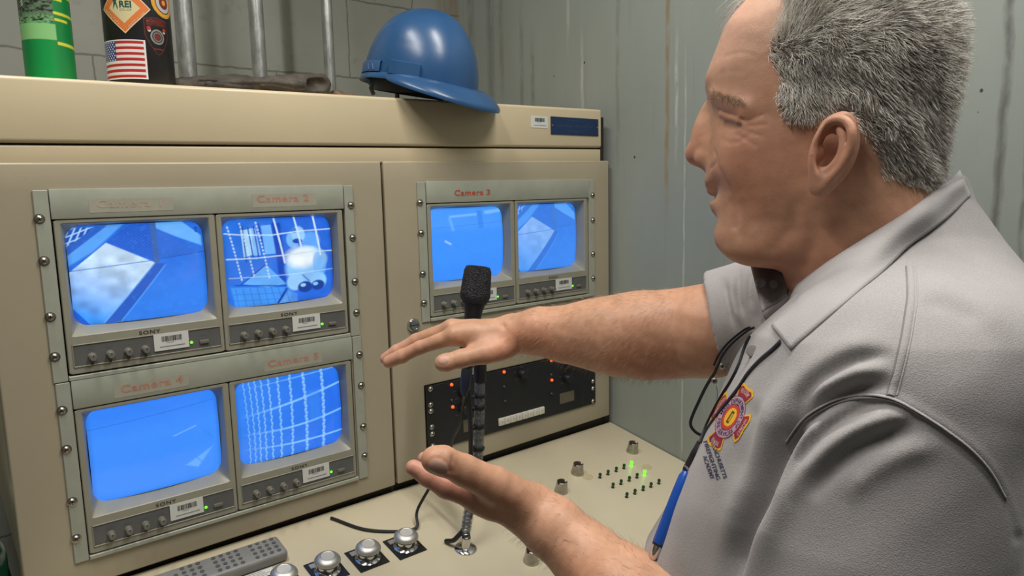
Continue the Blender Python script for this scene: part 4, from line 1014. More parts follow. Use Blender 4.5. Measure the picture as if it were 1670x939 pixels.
def vnormals(v, q):
    n_ = np.cross(v[q[:, 2]] - v[q[:, 0]], v[q[:, 3]] - v[q[:, 1]]); o = np.zeros_like(v)
    for k in range(4):
        for i in range(3): o[:, i] += np.bincount(q[:, k], n_[:, i], minlength=len(v))
    return o / (np.linalg.norm(o, axis=1)[:, None] + 1e-12)
def mesh_from(name, v, q, mat, parent=None, color=None, world=True):
    """v in console coordinates"""
    v = v + np.array([0, 0, Z0])
    if parent is not None: v = v - np.array(root_loc(parent))
    me = bpy.data.meshes.new(name); me.vertices.add(len(v)); me.vertices.foreach_set('co', v.astype(np.float32).ravel())
    k = q.shape[1]; me.loops.add(k * len(q)); me.loops.foreach_set('vertex_index', q.astype(np.int32).ravel())
    me.polygons.add(len(q)); me.polygons.foreach_set('loop_start', np.arange(0, k * len(q), k, dtype=np.int32)); me.polygons.foreach_set('loop_total', np.full(len(q), k, np.int32))
    me.polygons.foreach_set('use_smooth', np.ones(len(q), bool)); me.update(calc_edges=True); me.validate()
    if color is not None:
        ca = me.color_attributes.new('paint', 'FLOAT_COLOR', 'POINT'); c4 = np.ones((len(v), 4), np.float32); c4[:, :3] = color; ca.data.foreach_set('color', c4.ravel())
    me.materials.append(mat); o = bpy.data.objects.new(name, me); COL.objects.link(o)
    if parent is not None: o.parent = parent
    return o
def n3(p, sc, seed=0):
    """smooth pseudo noise in [-1, 1]"""
    r_ = np.random.default_rng(seed); o = np.zeros(len(p), F4)
    for _ in range(5):
        d = r_.normal(size=3); d /= np.linalg.norm(d); d2 = r_.normal(size=3) * .6; ph = r_.random() * 6.28
        o += np.sin((p @ d.astype(F4)) * sc * (0.7 + .6 * r_.random()) + ph + 1.3 * np.sin((p @ d2.astype(F4)) * sc + ph * 2)).astype(F4)
    return o / 3.2

ga = bp(300, 132, 1, .075); gb = bp(492, 130, 1, .045); gz = topz((ga[0] + gb[0]) / 2)
gdir = gb - ga; gdir[2] = 0; GL = np.linalg.norm(gdir); gdir /= GL; gside = np.array([-gdir[1], gdir[0], 0])
gmid = np.array([ga[0], ga[1], topz(ga[0])])
def glove(p):
    q = p - gmid.astype(F4); s_ = q @ gdir.astype(F4); t_ = q @ gside.astype(F4); z = q[:, 2] - .0115 * s_
    L = np.stack([s_, t_, z], 1)
    hgt = np.interp(s_, [-.03, .03, .08, .14, .20, .235], [.006, .011, .014, .0165, .0180, .0150]).astype(F4)
    cr = np.array([0, 0, 0]) 
    d = ell(L, (.105, .012, .016), (.120, .036, .0145)); d = smin(d, cone(L, (.15, .008, .016), (.222, .000, .0205), .0175, .0185), .016)
    for a, b, r_ in (((.05, .0, .010), (-.030, -.014, .009), .009), ((.05, .015, .010), (-.045, .008, .010), .010), ((.05, .03, .010), (-.030, .030, .009), .009), ((.09, -.012, .010), (.035, -.030, .009), .008), ((.06, .02, .014), (.000, .018, .018), .009)):
        d = smin(d, cone(L, a, b, r_ * 1.1, r_), .008)
    cav = cone(L, (.192, -.006, .0180), (.250, -.034, .0200), .0060, .0185); d = smax(d, -cav, .004)
    d = d + .0022 * n3(L, 75, 3) + .0014 * n3(L, 190, 4) - .0025 * np.exp(-(np.abs(z - .013 - .002 * np.sin(s_ * 60)) / .0022) ** 2) * (s_ > .02) * (s_ < .19) * -1
    return smax(d, .0012 - z, .003)
gv, gq = isosurface(glove, gmid + np.array([-.08, -.09, -.01]), gmid + np.array([.30, .10, .06]), .0016)
gl = thing('work_glove', (gmid[0] + .1, gmid[1], gmid[2]), 'dirty dark brown leather work glove lying on its side with an open cuff', 'glove')
lm = NT('dirty_leather'); c = lm.coords(); n1 = lm.noise(c, 22, 6, .65); lm.set(Base_Color=lm.ramp(n1, [(.3, (.022, .018, .013)), (.55, (.060, .050, .038)), (.75, (.12, .105, .082))]), Roughness=.75, Normal=lm.bump(lm.noise(c, 90, 6, .7), .7, .004))
mesh_from('leather', relax(gv, gq, 1), gq, lm.m, gl)
q0 = bp(558, 148, 1, .055); r0 = np.array([q0[0], .055, topz(q0[0])])
def rusty(p):
    q = p - r0.astype(F4); d = ell(q, (0, 0, .0045), (.032, .018, .0048)); d = smin(d, ell(q, (-.014, -.003, .008), (.012, .009, .0048)), .005); d = d + .0016 * n3(q, 160, 9); return smax(d, .0006 - q[:, 2] + .0115 * q[:, 0], .002)
rv, rq = isosurface(rusty, r0 - .045, r0 + .045, .0015)
rt = simple('rusty_brown_metal', (.13, .075, .04), .6, var=.5, scale=120, bump=.5, bscale=400)
ro = mesh_from('rusty_bracket', rv, rq, rt); tag(ro, 'small rusty brown lump of metal between the thin conduit and the hard hat', 'scrap metal')
ro.location = ro.location

# ------------------------------------------------------------------ the person (modelled in camera metres: right, up, depth)
def px3(px, py, d): return np.array([(px - 835) / FPX * d, -(py - 469.5) / FPX * d, d])
def cam2con(v): v = np.asarray(v, float); return CT + np.stack([v[..., 0], v[..., 1], -v[..., 2]], -1) @ CR.T
def con2px(v):
    q = (v - CT) @ CR; return np.stack([835 + FPX * q[..., 0] / -q[..., 2], 469.5 - FPX * q[..., 1] / -q[..., 2]], -1)
man = thing('person', (.56, -.98, ZF), 'person with short grey hair in a grey polo shirt, gesturing over the desk', 'person')
# head frame
HC = px3(1370, 215, .64); _r = HC.copy(); _r[1] = 0; _r /= np.linalg.norm(_r)
_pl = np.array([-_r[2], 0, _r[0]]); _a = math.radians(8)
HF = _pl * math.cos(_a) + _r * math.sin(_a); HU = np.array([0., 1, 0]); HL = np.cross(HF, HU)
if HL @ _r > 0: HL = -HL
def sag(px, py, off=0.0):
    r_ = np.array([(px - 835) / FPX, -(py - 469.5) / FPX, 1.0]); s_ = (HC @ HL + off) / (r_ @ HL); q = s_ * r_ - HC
    return (q @ HF, q[1])
prof = [(1228, 10), (1202, 38), (1187, 61), (1177, 89), (1165, 118), (1158, 138), (1158, 153), (1163, 172), (1167, 190), (1168, 215), (1166, 240), (1163, 262), (1160, 278), (1159, 288), (1155.5, 299), (1157.5, 310), (1163, 316),
        (1176, 320), (1174, 325), (1165, 331), (1163.5, 338), (1168, 350), (1180, 364), (1181, 370), (1177, 380), (1175.5, 393), (1180, 405), (1193, 415), (1220, 421), (1250, 433), (1280, 446), (1290, 480), (1285, 560), (1285, 640),
        (1600, 640), (1590, 520), (1560, 400), (1535, 330), (1522, 280), (1527, 240), (1540, 190), (1550, 140), (1548, 80), (1530, 30), (1492, -15), (1450, -40), (1380, -48), (1310, -38), (1262, -15)]
PS = np.array([sag(*q) for q in prof], F4)
def poly_sd(a, c):
    """signed distance in the sagittal plane, positive inside"""
    P2 = np.stack([a, c], 1); d = np.full(len(a), 9., F4); ins = np.zeros(len(a), bool); n_ = len(PS)
    for i in range(n_):
        A_, B_ = PS[i], PS[(i + 1) % n_]; ab = B_ - A_; t_ = np.clip(((P2 - A_) @ ab) / (ab @ ab), 0, 1); d = np.minimum(d, np.linalg.norm(P2 - A_ - t_[:, None] * ab, axis=1))
        m = (A_[1] > c) != (B_[1] > c); xi = A_[0] + (c - A_[1]) / (B_[1] - A_[1] + 1e-12) * ab[0]; ins ^= m & (a < xi)
    return np.where(ins, d, -d)
# the sagittal distance is tabulated once
_ga = np.arange(PS[:, 0].min() - .06, PS[:, 0].max() + .06, .0010); _gc = np.arange(PS[:, 1].min() - .06, PS[:, 1].max() + .06, .0010)
_GA, _GC = np.meshgrid(_ga, _gc, indexing='ij'); _T = poly_sd(_GA.ravel().astype(F4), _GC.ravel().astype(F4)).reshape(_GA.shape)
_K = np.exp(-(np.arange(-14, 15) / 6.0) ** 2); _K /= _K.sum()
_TB = np.apply_along_axis(lambda r: np.convolve(np.pad(r, 14, 'edge'), _K, 'valid'), 0, _T); _TB = np.apply_along_axis(lambda r: np.convolve(np.pad(r, 14, 'edge'), _K, 'valid'), 1, _TB)
_w = np.clip((_T - .002) / .010, 0, 1); _w = _w * _w * (3 - 2 * _w); _T = _T * (1 - _w) + _TB * _w
def sd_lookup(a, c):
    x = np.clip((a - _ga[0]) / .0010, 0, len(_ga) - 2.001); y = np.clip((c - _gc[0]) / .0010, 0, len(_gc) - 2.001); i = x.astype(int); j = y.astype(int); fx = x - i; fy = y - j
    return (_T[i, j] * (1 - fx) + _T[i + 1, j] * fx) * (1 - fy) + (_T[i, j + 1] * (1 - fx) + _T[i + 1, j + 1] * fx) * fy
def HP(px, py, off): a, c = sag(px, py, off); return np.array([a, off, c])   # head point (forward, left, up) on the plane 'off' metres to the left
c_eye = sag(1190, 204)[1]; c_chin = sag(1190, 405)[1]; c_ear = sag(1345, 250)[1]; a_ear = sag(1345, 250, .07)[0]
noseA, noseB, noseT = HP(1166, 180, 0), HP(1152, 215, 0), HP(1137, 250, 0)
EARY = .079
E_ = lambda px, py, o=0: HP(px, py, EARY + o)
helix = [E_(1338, 232, .000), E_(1341, 213, .003), E_(1352, 200, .007), E_(1369, 194, .011), E_(1384, 201, .014), E_(1390, 220, .016), E_(1386, 246, .015), E_(1374, 270, .012), E_(1357, 289, .009), E_(1345, 302, .006)]
helix = smooth_path(helix, 30)
anti = smooth_path([E_(1372, 212, .007), E_(1376, 232, .009), E_(1370, 256, .009), E_(1356, 274, .007), E_(1345, 280, .005)], 16)
def head_base(q):
    a, y, c = q[:, 0], q[:, 1], q[:, 2]; ay = np.abs(y)
    s_ = sd_lookup(a, c)
    R_ = .074
    # half width: cranium wide, face and jaw narrower, neck in between
    wf = np.interp(c, [-.30, -.17, -.135, -.09, -.04, .0, .06, .12, .17], [1.05, .93, .80, .86, .95, 1.0, 1.03, 1.02, 1.0]).astype(F4)
    fwd = np.clip((a - .01) / .09, 0, 1); wf = wf * (1 - .13 * fwd ** 1.5)
    back = np.clip((-a - .02) / .10, 0, 1); wf = wf * (1 + .03 * back)
    pw = (2.0 + .42 * np.clip((a - .0) / .04, 0, 1) * np.clip((c + .16) / .03, 0, 1)).astype(F4)
    yy = ay / wf
    d = (np.maximum(R_ - s_, 1e-5) ** pw + np.maximum(yy, 1e-5) ** pw) ** (1 / pw) - R_
    d = np.where(s_ > R_, yy - R_, d) * .90
    m = np.stack([a, ay, c], 1)
    d = smin(d, ell(m, HP(1236, 262, .050), (.028, .013, .024)), .022)       # cheek
    d = smin(d, ell(m, HP(1218, 382, .032), (.026, .014, .020)), .02)        # jowl
    d = smin(d, ell(m, HP(1258, 405, .040), (.034, .014, .014)), .02)
    # nose
    nd = cone(m, noseA, noseB, .0085, .0095); nd = smin(nd, cone(m, noseB, noseT, .0095, .0105), .008)
    nd = smin(nd, ell(m, HP(1139, 251, 0), (.0110, .0125, .0105)), .006)
    nd = smin(nd, cone(m, HP(1162, 190, .0), HP(1168, 238, .010), .010, .013), .014)
    nd = smin(nd, ell(m, HP(1157, 232, .004), (.0150, .0135, .0230)), .010); nd = smin(nd, ell(m, HP(1154, 256, .0150), (.0125, .0082, .0098)), .004)
    nd = smin(nd, cone(m, HP(1140, 262, 0), HP(1160, 276, 0), .0040, .0050), .004)
    d = smin(d, nd, .010)
    d = smax(d, -ell(m, HP(1149, 269, .0075), (.0065, .0035, .0045)), .003)
    # lips
    d = smin(d, cone(m, HP(1163, 309, .0), HP(1184, 319, .022), .0058, .0030), .005)
    d = smin(d, cone(m, HP(1170, 335, .0), HP(1184, 328, .020), .0062, .0030), .005)
    d = smax(d, -cone(m, HP(1166, 322, 0), HP(1190, 324, .026), .0026, .0012), .002)
    return d
def surf(px, py):
    """where the line of sight through a pixel meets the plain head, in head coordinates"""
    o = -HC; r_ = np.array([(px - 835) / FPX, -(py - 469.5) / FPX, 1.0]); r_ /= np.linalg.norm(r_); L3 = np.stack([HF, HL, HU]); t_ = .45
    for _ in range(60):
        q = (L3 @ (o + r_ * t_)).astype(F4)[None]; dd = float(head_base(q)[0]); t_ += dd * .8
        if dd < .0004 or t_ > .9: break
    q = L3 @ (o + r_ * t_); return np.array([q[0], abs(q[1]), q[2]])
SP = lambda *pts: [surf(*p) for p in pts]
W_NASO = SP((1168, 266), (1176, 284), (1187, 305), (1196, 328), (1201, 350), (1199, 368))
W_CROW = [SP((1207, 203), (1224, 196), (1244, 187)), SP((1208, 206), (1228, 205), (1250, 203)), SP((1207, 209), (1222, 216), (1242, 222)), SP((1206, 199), (1216, 186), (1226, 172)), SP((1200, 219), (1216, 227), (1232, 238))]
W_SLIT = SP((1180, 202), (1188, 205), (1198, 206), (1207, 205))
W_LIDU = SP((1180, 196), (1190, 196), (1200, 199), (1208, 204)); W_LIDD = SP((1182, 211), (1192, 213), (1202, 212), (1209, 208))
W_FOLD = SP((1174, 180), (1188, 186), (1202, 190), (1214, 197)); W_BROW = SP((1166, 158), (1182, 162), (1200, 168), (1216, 177))
W_FORE = [SP((1170, 122), (1190, 116), (1215, 118)), SP((1182, 92), (1205, 86), (1232, 90))]
W_MAR = SP((1192, 330), (1197, 345), (1199, 362), (1206, 384)); W_BAG = SP((1176, 226), (1190, 233), (1206, 231), (1218, 222))
W_CHEEK = SP((1214, 290), (1224, 322), (1226, 356)); W_NECK = [SP((1300, 335), (1290, 372), (1262, 405)), SP((1330, 345), (1330, 390), (1310, 430))]
S_ALA = SP((1164, 246), (1168, 256), (1165, 268), (1158, 274))
def head_local(q):
    d = head_base(q); m = np.stack([q[:, 0], np.abs(q[:, 1]), q[:, 2]], 1)
    ridge = lambda path, r_, k: smin(d, pdist(m, path) - r_, k)
    gr = lambda path, dep, w_: d + dep * np.exp(-(pdist(m, path) / w_) ** 2)
    d = gr(W_BROW, -.0045, .009); d = gr(SP_EYE, .0022, .0080)
    d = gr(W_LIDU, -.0010, .0035); d = gr(W_LIDD, -.0006, .0030); d = gr(W_FOLD, .0013, .0018); d = gr(W_FOLD2, -.0016, .0030)
    d = gr(W_SLIT, .0026, .0016)
    d = gr(W_NASO, .0015, .0040); d = gr(W_MAR, .0007, .0034); d = gr(W_BAG, .0006, .0024); d = gr(W_CHEEK, .0006, .008); d = gr(S_ALA, .0018, .0018)
    for w_ in W_CROW: d = gr(w_, .0006, .0015)
    for w_ in W_FORE: d = gr(w_, .0002, .0020)
    for w_ in W_NECK: d = gr(w_, .0012, .0060)
    # ear (mirrored)
    e = ell(m, E_(1360, 246, .0045), (.0180, .0070, .0315), _ER)
    e = smax(e, -ell(m, E_(1360, 238, .012), (.0132, .0120, .0245), _ER), .003)
    e = smin(e, pdist(m, helix) - .0036, .003); e = smin(e, pdist(m, anti) - .0028, .004)
    e = smin(e, ell(m, E_(1338, 301, .003), (.0080, .0048, .0100)), .007)
    e = smin(e, ell(m, E_(1333, 250, .0020), (.0048, .0050, .0075)), .004)
    d = smin(d, e, .005); d = smax(d, -ell(m, E_(1352, 246, .004), (.0085, .0110, .0135), _ER), .003)
    d = smin(d, pdist(m, anti) - .0026, .004); d = smin(d, ell(m, E_(1335, 249, .0030), (.0050, .0050, .0070)), .004)
    return d + .00022 * n3(q, 210, 5) + .0003 * n3(q, 60, 6)
SP_EYE = SP((1178, 203), (1194, 205)); W_FOLD2 = SP((1176, 186), (1190, 191), (1204, 195))
_er = math.radians(17); _ER = np.array([[math.cos(_er), 0, math.sin(_er)], [0, 1, 0], [-math.sin(_er), 0, math.cos(_er)]]); _ey = math.radians(20); _ER = np.array([[math.cos(_ey), math.sin(_ey), 0], [-math.sin(_ey), math.cos(_ey), 0], [0, 0, 1]]) @ _ER
HM = np.stack([HF, HL, HU]).astype(F4)
hv, hq = isosurface(head_local, (PS[:, 0].min() - .02, -.10, PS[:, 1].min() + .012), (PS[:, 0].max() + .035, .11, PS[:, 1].max() + .02), .0014)
print('head', len(hv))
h_loc = hv.copy(); hn_loc = vnormals(hv, hq)
h_cam = HC + hv @ HM

# arms and hands
def chain(p, nodes, k=.01):
    d = None
    for (a, b) in zip(nodes[:-1], nodes[1:]):
        e = cone(p, a[:3], b[:3], a[3], b[3]); d = e if d is None else smin(d, e, k)
    return d
def N_(px, py, d, r_): q = px3(px, py, d); return (q[0], q[1], q[2], r_)
R_ARM = [N_(838, 543, .945, .0255), N_(880, 539, .935, .0290), N_(923, 545, .925, .0345), N_(965, 545, .912, .0425), N_(1005, 547, .90, .0485), N_(1050, 546, .89, .0525), N_(1105, 543, .88, .0525), N_(1160, 538, .86, .0545), N_(1240, 520, .83, .046), N_(1400, 480, .80, .040)]
R_FING = [[N_(742, 547, .928, .0115), N_(686, 566, .940, .0095), N_(656, 580, .946, .0088), N_(634, 590, .950, .0074)],
          [N_(738, 536, .950, .0115), N_(678, 556, .966, .0096), N_(648, 573, .971, .0088), N_(629, 585, .974, .0072)],
          [N_(742, 536, .973, .0110), N_(688, 555, .986, .0092), N_(661, 569, .990, .0084), N_(645, 578, .992, .0070)],
          [N_(752, 541, .994, .0100), N_(708, 556, 1.004, .0082), N_(688, 566, 1.007, .0074), N_(674, 573, 1.008, .0062)]]
R_THUMB = [N_(822, 566, .930, .0150), N_(790, 574, .918, .0145), N_(752, 584, .908, .0118), N_(728, 591, .904, .0108), N_(722, 592, .903, .0100)]
L_ARM = [N_(866, 832, .712, .0260), N_(905, 862, .702, .0275), N_(955, 906, .688, .0310), N_(1015, 962, .655, .0390), N_(1100, 1040, .605, .0470), (.205, -.365, .535, .0490), (.222, -.30, .530, .0500), (.245, -.21, .535, .0480), (.275, -.10, .545, .034)]
L_FING = [[N_(778, 810, .702, .0118), N_(728, 794, .697, .0104), N_(697, 776, .695, .0096), N_(674, 762, .694, .0080)],
          [N_(782, 797, .727, .0112), N_(738, 774, .729, .0100), N_(709, 757, .730, .0092), N_(692, 748, .731, .0076)],
          [N_(790, 792, .749, .0105), N_(752, 770, .756, .0092), N_(727, 758, .758, .0085), N_(712, 752, .758, .0070)],
          [N_(800, 794, .770, .0095), N_(770, 778, .778, .0082), N_(750, 768, .780, .0075), N_(738, 762, .780, .0062)]]
L_THUMB = [N_(850, 812, .700, .0170), N_(806, 790, .686, .0170), N_(757, 766, .668, .0142), N_(722, 751, .657, .0132), N_(709, 749, .656, .0122)]
def arm_sdf(p, arm, fing, thumb, creases, nail):
    d = chain(p, arm, .012)
    w_ = np.array(arm[0]);
    hand = None
    for f_ in fing:
        e = smin(cone(p, w_[:3] + .25 * (np.array(f_[0][:3]) - w_[:3]) * .2, f_[0][:3], w_[3] * .70, f_[0][3] * 1.12), chain(p, f_, .003), .006)
        hand = e if hand is None else smin(hand, e, .0045)
    # palm fill between the knuckle rays, stopping before the fingers start
    ks = np.array([np.array(f_[0][:3]) for f_ in fing]); mid = ks.mean(0)
    for t0 in (.45, .72):
        pa = w_[:3] + (ks[0] - w_[:3]) * t0; pb = w_[:3] + (ks[-1] - w_[:3]) * t0; hand = smin(hand, cone(p, pa, pb, .0155, .0135), .010)
    hand = smin(hand, cone(p, ks[0] * .92 + w_[:3] * .08, ks[-1] * .92 + w_[:3] * .08, .0120, .0100), .006)
    d = smin(d, hand, .014); d = smin(d, chain(p, thumb, .004), .010)
    # web between thumb and index
    d = smin(d, cone(p, np.array(thumb[1][:3]) * .5 + np.array(thumb[0][:3]) * .5, (np.array(fing[0][0][:3]) * .7 + w_[:3] * .3), .009, .009), .014)
    for path, dep, wid in creases: d = d + dep * np.exp(-(pdist(p, path) / wid) ** 2)
    for (c, nrm, up, w2, l2) in nail:
        q = p - c.astype(F4); sd = np.cross(nrm, up); u = q @ sd.astype(F4); v = q @ up.astype(F4); z = q @ nrm.astype(F4)
        rr = np.sqrt((u / w2) ** 2 + (v / l2) ** 2); d = d + np.where(np.abs(z) < .006, .0007 * np.exp(-((rr - 1) / .13) ** 2) - .0003 * (rr < 1), 0)
    return d + .0004 * n3(p, 130, 8) + .0009 * n3(p, 45, 2)
def pc(pts, d): return [px3(a, b, d) for a, b in pts]
def nz_(v): v = np.array(v, float); return v / np.linalg.norm(v)
# thumb nails
rt_, rm_ = np.array(R_THUMB[-1][:3]), np.array(R_THUMB[2][:3]); rup = nz_(rt_ - rm_); rn = nz_(np.array([-.05, .45, -.9])); rn = nz_(rn - rup * (rn @ rup))
R_NAIL = (rt_ + rn * .0100 - rup * .0010, rn, rup, .0062, .0075)
lt_, lm_ = np.array(L_THUMB[-1][:3]), np.array(L_THUMB[2][:3]); lup = nz_(lt_ - lm_); ln = nz_(np.array([-.25, -.05, -1.0])); ln = nz_(ln - lup * (ln @ lup))
L_NAIL = (lt_ + ln * .0125 - lup * .0015, ln, lup, .0080, .0092)
R_CR = [(pc([(1103, 485), (1100, 520), (1103, 560), (1108, 600)], .83), .0020, .006), (pc([(802, 556), (785, 556), (765, 562)], .905), .0035, .0045), (pc([(820, 530), (834, 550), (834, 575)], .925), .0016, .004),
        (pc([(738, 575), (742, 585), (741, 596)], .893), .0009, .0016), (pc([(752, 574), (757, 586), (755, 598)], .893), .0007, .0016)]
L_CR = [(pc([(741, 742), (735, 757), (733, 768)], .648), .0020, .0021), (pc([(750, 746), (744, 758), (741, 771)], .648), .0021, .0021), (pc([(756, 750), (751, 762), (748, 774)], .648), .0015, .0020), (pc([(722, 736), (718, 748), (720, 758)], .645), .0006, .0013),
        (pc([(800, 786), (780, 782), (765, 790)], .68), .0020, .005)]
def right_arm(p): return arm_sdf(p, R_ARM, R_FING, R_THUMB, R_CR, [R_NAIL])
def left_arm(p): return arm_sdf(p, L_ARM, L_FING, L_THUMB, L_CR, [L_NAIL])
def bounds(*ns):
    a = np.array([q[:3] for n_ in ns for q in n_]); r_ = .075; return a.min(0) - r_, a.max(0) + r_
# hands at fine resolution, the whole arm in one field each
def arm_mesh(fn, arm, fing, thumb, h):
    lo, hi = bounds(arm, thumb, *fing); v, q = isosurface(fn, lo, hi, h); return relax(v, q, 1, .4), q
rv_, rq_ = arm_mesh(right_arm, R_ARM, R_FING, R_THUMB, .0015)
lv_, lq_ = arm_mesh(left_arm, L_ARM, L_FING, L_THUMB, .0015)
print('arms', len(rv_), len(lv_))

# torso under the shirt, in the same field style
TF = np.array([-.85, 0, .527]); TL = np.array([-.527, 0, -.85])
LV = np.array([  # height, centre X, centre depth, half depth front-back, half width
    [-.60, .300, .725, .150, .172], [-.47, .295, .715, .158, .172], [-.35, .292, .702, .160, .172], [-.25, .300, .688, .156, .180], [-.18, .319, .672, .142, .190], [-.10, .340, .665, .130, .192],
    [-.04, .352, .660, .116, .178], [.000, .358, .657, .096, .140], [.040, .358, .655, .072, .090], [.075, .352, .652, .056, .062], [.100, .352, .650, .050, .055], [.115, .350, .650, .030, .03]], F4)
def torso_f(p, grow=0.0):
    y = p[:, 1]; I = lambda k: np.interp(y, LV[:, 0], LV[:, k]).astype(F4)
    cx, cd, a, b = I(1), I(2), I(3) + grow, I(4) + grow; X = p[:, 0] - cx; Dd = p[:, 2] - cd
    u = X * TF[0] + Dd * TF[2]; v = X * TL[0] + Dd * TL[2]
    q = (np.abs(u / a) ** 2.35 + np.abs(v / b) ** 2.35) ** (1 / 2.35); return smax((q - 1) * np.minimum(a, b) * .8, y - .105 - grow, .02)
def skin_torso(p):
    d = torso_f(p, -.012); return smax(d, -.50 - p[:, 1], .02)
tv_, tq_ = isosurface(skin_torso, (.05, -.54, .42), (.60, .13, .93), .006)
vs, qs, off = [], [], 0
for v, q in ((h_cam, hq), (rv_, rq_), (lv_, lq_), (tv_, tq_)): vs.append(v); qs.append(q + off); off += len(v)
bv = np.concatenate(vs); bq = np.concatenate(qs)
# skin colour: blotches, redder ear, nose, cheek and neck, lips, nails, greyish stubble
nb_ = lambda sc, s_: n3(bv.astype(F4), sc, s_)[:, None]
base = np.array([.515, .285, .180]); colr = base * (1 + .07 * nb_(90, 11) + .07 * nb_(260, 12) + .05 * nb_(600, 17) * np.array([.6, 1, 1.1])) + np.array([.03, -.02, -.015]) * np.clip(nb_(40, 13), 0, 1)
nh_ = len(h_cam); hl = h_loc; hy = np.abs(hl[:, 1])
def blend(idx, m, col, a=1.0): colr[idx] = colr[idx] * (1 - (m * a)[:, None]) + np.array(col) * (m * a)[:, None]
H_ = slice(0, nh_)
def near(pt, r_): m = np.stack([hl[:, 0], hy, hl[:, 2]], 1); return np.exp(-(np.linalg.norm(m - np.array(pt), axis=1) / r_) ** 2)
blend(H_, np.clip((-.055 - hl[:, 2]) / .06, 0, 1) * np.clip((.09 - hl[:, 0]) / .05, 0, 1), (.40, .165, .105), .55)
blend(H_, near(noseT, .022), (.55, .23, .17), .5); blend(H_, near(HP(1232, 262, .05), .035), (.50, .22, .15), .45)
blend(H_, near(E_(1362, 240, .01), .034), (.54, .235, .165), .5); blend(H_, near(HP(1220, 60, .03), .055), (.70, .43, .33), .8)  # forehead: its own paler tone, plus the highlight put into the colour
blend(H_, near(HP(1160, 312, .006), .010), (.46, .20, .165), .7); blend(H_, near(HP(1168, 334, .006), .010), (.50, .20, .17), .8)
blend(H_, near(HP(1178, 321, .010), .0045), (.10, .03, .03), .8); m_ = np.stack([hl[:, 0], hy, hl[:, 2]], 1).astype(F4); blend(H_, np.exp(-(pdist(m_, W_SLIT) / .0026) ** 2), (.05, .035, .05), .95); blend(H_, np.exp(-(pdist(m_, SP((1182, 186), (1200, 192))) / .007) ** 2), (.42, .21, .14), .5)
blend(H_, near(HP(1200, 380, .02), .03), (.50, .25, .17), .4)
sp_ = np.clip(n3(bv.astype(F4), 420, 21) - .6, 0, 1)[:, None] * 1.2; colr = colr * (1 - .13 * sp_ * np.array([.5, .9, 1]))
for nv_, cc in ((R_NAIL, (.56, .33, .27)), (L_NAIL, (.40, .24, .19))):  # left thumb nail darker: its shade is put into the colour
    q = bv - nv_[0]; u = q @ np.cross(nv_[1], nv_[2]); v = q @ nv_[2]; z = q @ nv_[1]; m = ((u / nv_[3]) ** 2 + (v / nv_[4]) ** 2 < .9) & (np.abs(z) < .006); colr[m] = np.array(cc)
HAIRLINE = np.array([sag(1262, -30, .03), sag(1280, 0, .05), sag(1278, 30, .058), sag(1254, 95, .060), sag(1270, 130, .065), sag(1265, 165, .067), sag(1280, 200, .070), sag(1315, 207, .072), sag(1345, 190, .074), sag(1368, 181, .076),
    sag(1393, 192, .078), sag(1407, 222, .076), sag(1425, 248, .072), sag(1432, 284, .066), sag(1505, 303, .05), sag(1560, 285, .02), sag(1620, 280, 0), sag(1640, -120, 0), sag(1262, -120, 0)], F4)
def in_poly(a, c, Q):
    ins = np.zeros(len(a), bool)
    for i in range(len(Q)):
        A_, B_ = Q[i], Q[(i + 1) % len(Q)]; m = (A_[1] > c) != (B_[1] > c); ins ^= m & (a < A_[0] + (c - A_[1]) / (B_[1] - A_[1] + 1e-12) * (B_[0] - A_[0]))
    return ins
def edge_d(a, c, Q):
    return pdist(np.stack([a, c], 1).astype(F4), np.vstack([Q[:16]]))
ear_near = pdist(np.stack([hl[:, 0], hy, hl[:, 2]], 1).astype(F4), helix) < .012
hm_ = in_poly(hl[:, 0], hl[:, 2], HAIRLINE) & ~ear_near; ed_ = np.clip(edge_d(hl[:, 0], hl[:, 2], HAIRLINE) / .008, 0, 1)
blend(H_, hm_ * ed_, (.24, .20, .175), .85)
ha = slice(nh_, nh_ + len(rv_)); 
# pinker palms and fingers of the near hand
la = slice(nh_ + len(rv_), nh_ + len(rv_) + len(lv_)); q = bv[la]; pxl = np.stack([835 + FPX * q[:, 0] / q[:, 2], 469.5 - FPX * q[:, 1] / q[:, 2]], 1)
fm = np.exp(-(np.minimum.reduce([pdist(q.astype(F4), [np.array(a[:3]) for a in f_]) for f_ in L_FING]) / .014) ** 4); blend(la, fm, (.56, .27, .21), .7)
q = bv[ha]; fm = np.exp(-(np.minimum.reduce([pdist(q.astype(F4), [np.array(a[:3]) for a in f_[1:]]) for f_ in R_FING]) / .014) ** 4); blend(ha, fm, (.53, .27, .19), .5)
sk = NT('skin'); at = sk.n('ShaderNodeAttribute', attribute_name='paint'); c = sk.coords()
vr_ = sk.n('ShaderNodeTexVoronoi'); vr_.inputs['Scale'].default_value = 620; sk.l(c, vr_.inputs[0])
nb1 = sk.bump(sk.noise(c, 140, 5, .6), .22, .0012); nb2 = sk.bump(vr_.outputs['Distance'], .10, .0006, nb1)
sk.set(Base_Color=at.outputs['Color'], Roughness=.50, Specular_IOR_Level=.42, Subsurface_Weight=.18, Subsurface_Radius=(.012, .005, .003), Subsurface_Scale=.25, Normal=nb2)
body_ob = mesh_from('body', cam2con(bv), bq, sk.m, man, np.clip(colr, 0, 1))
body_bvh_h = BVHTree.FromPolygons(cam2con(h_cam).tolist(), hq.tolist())

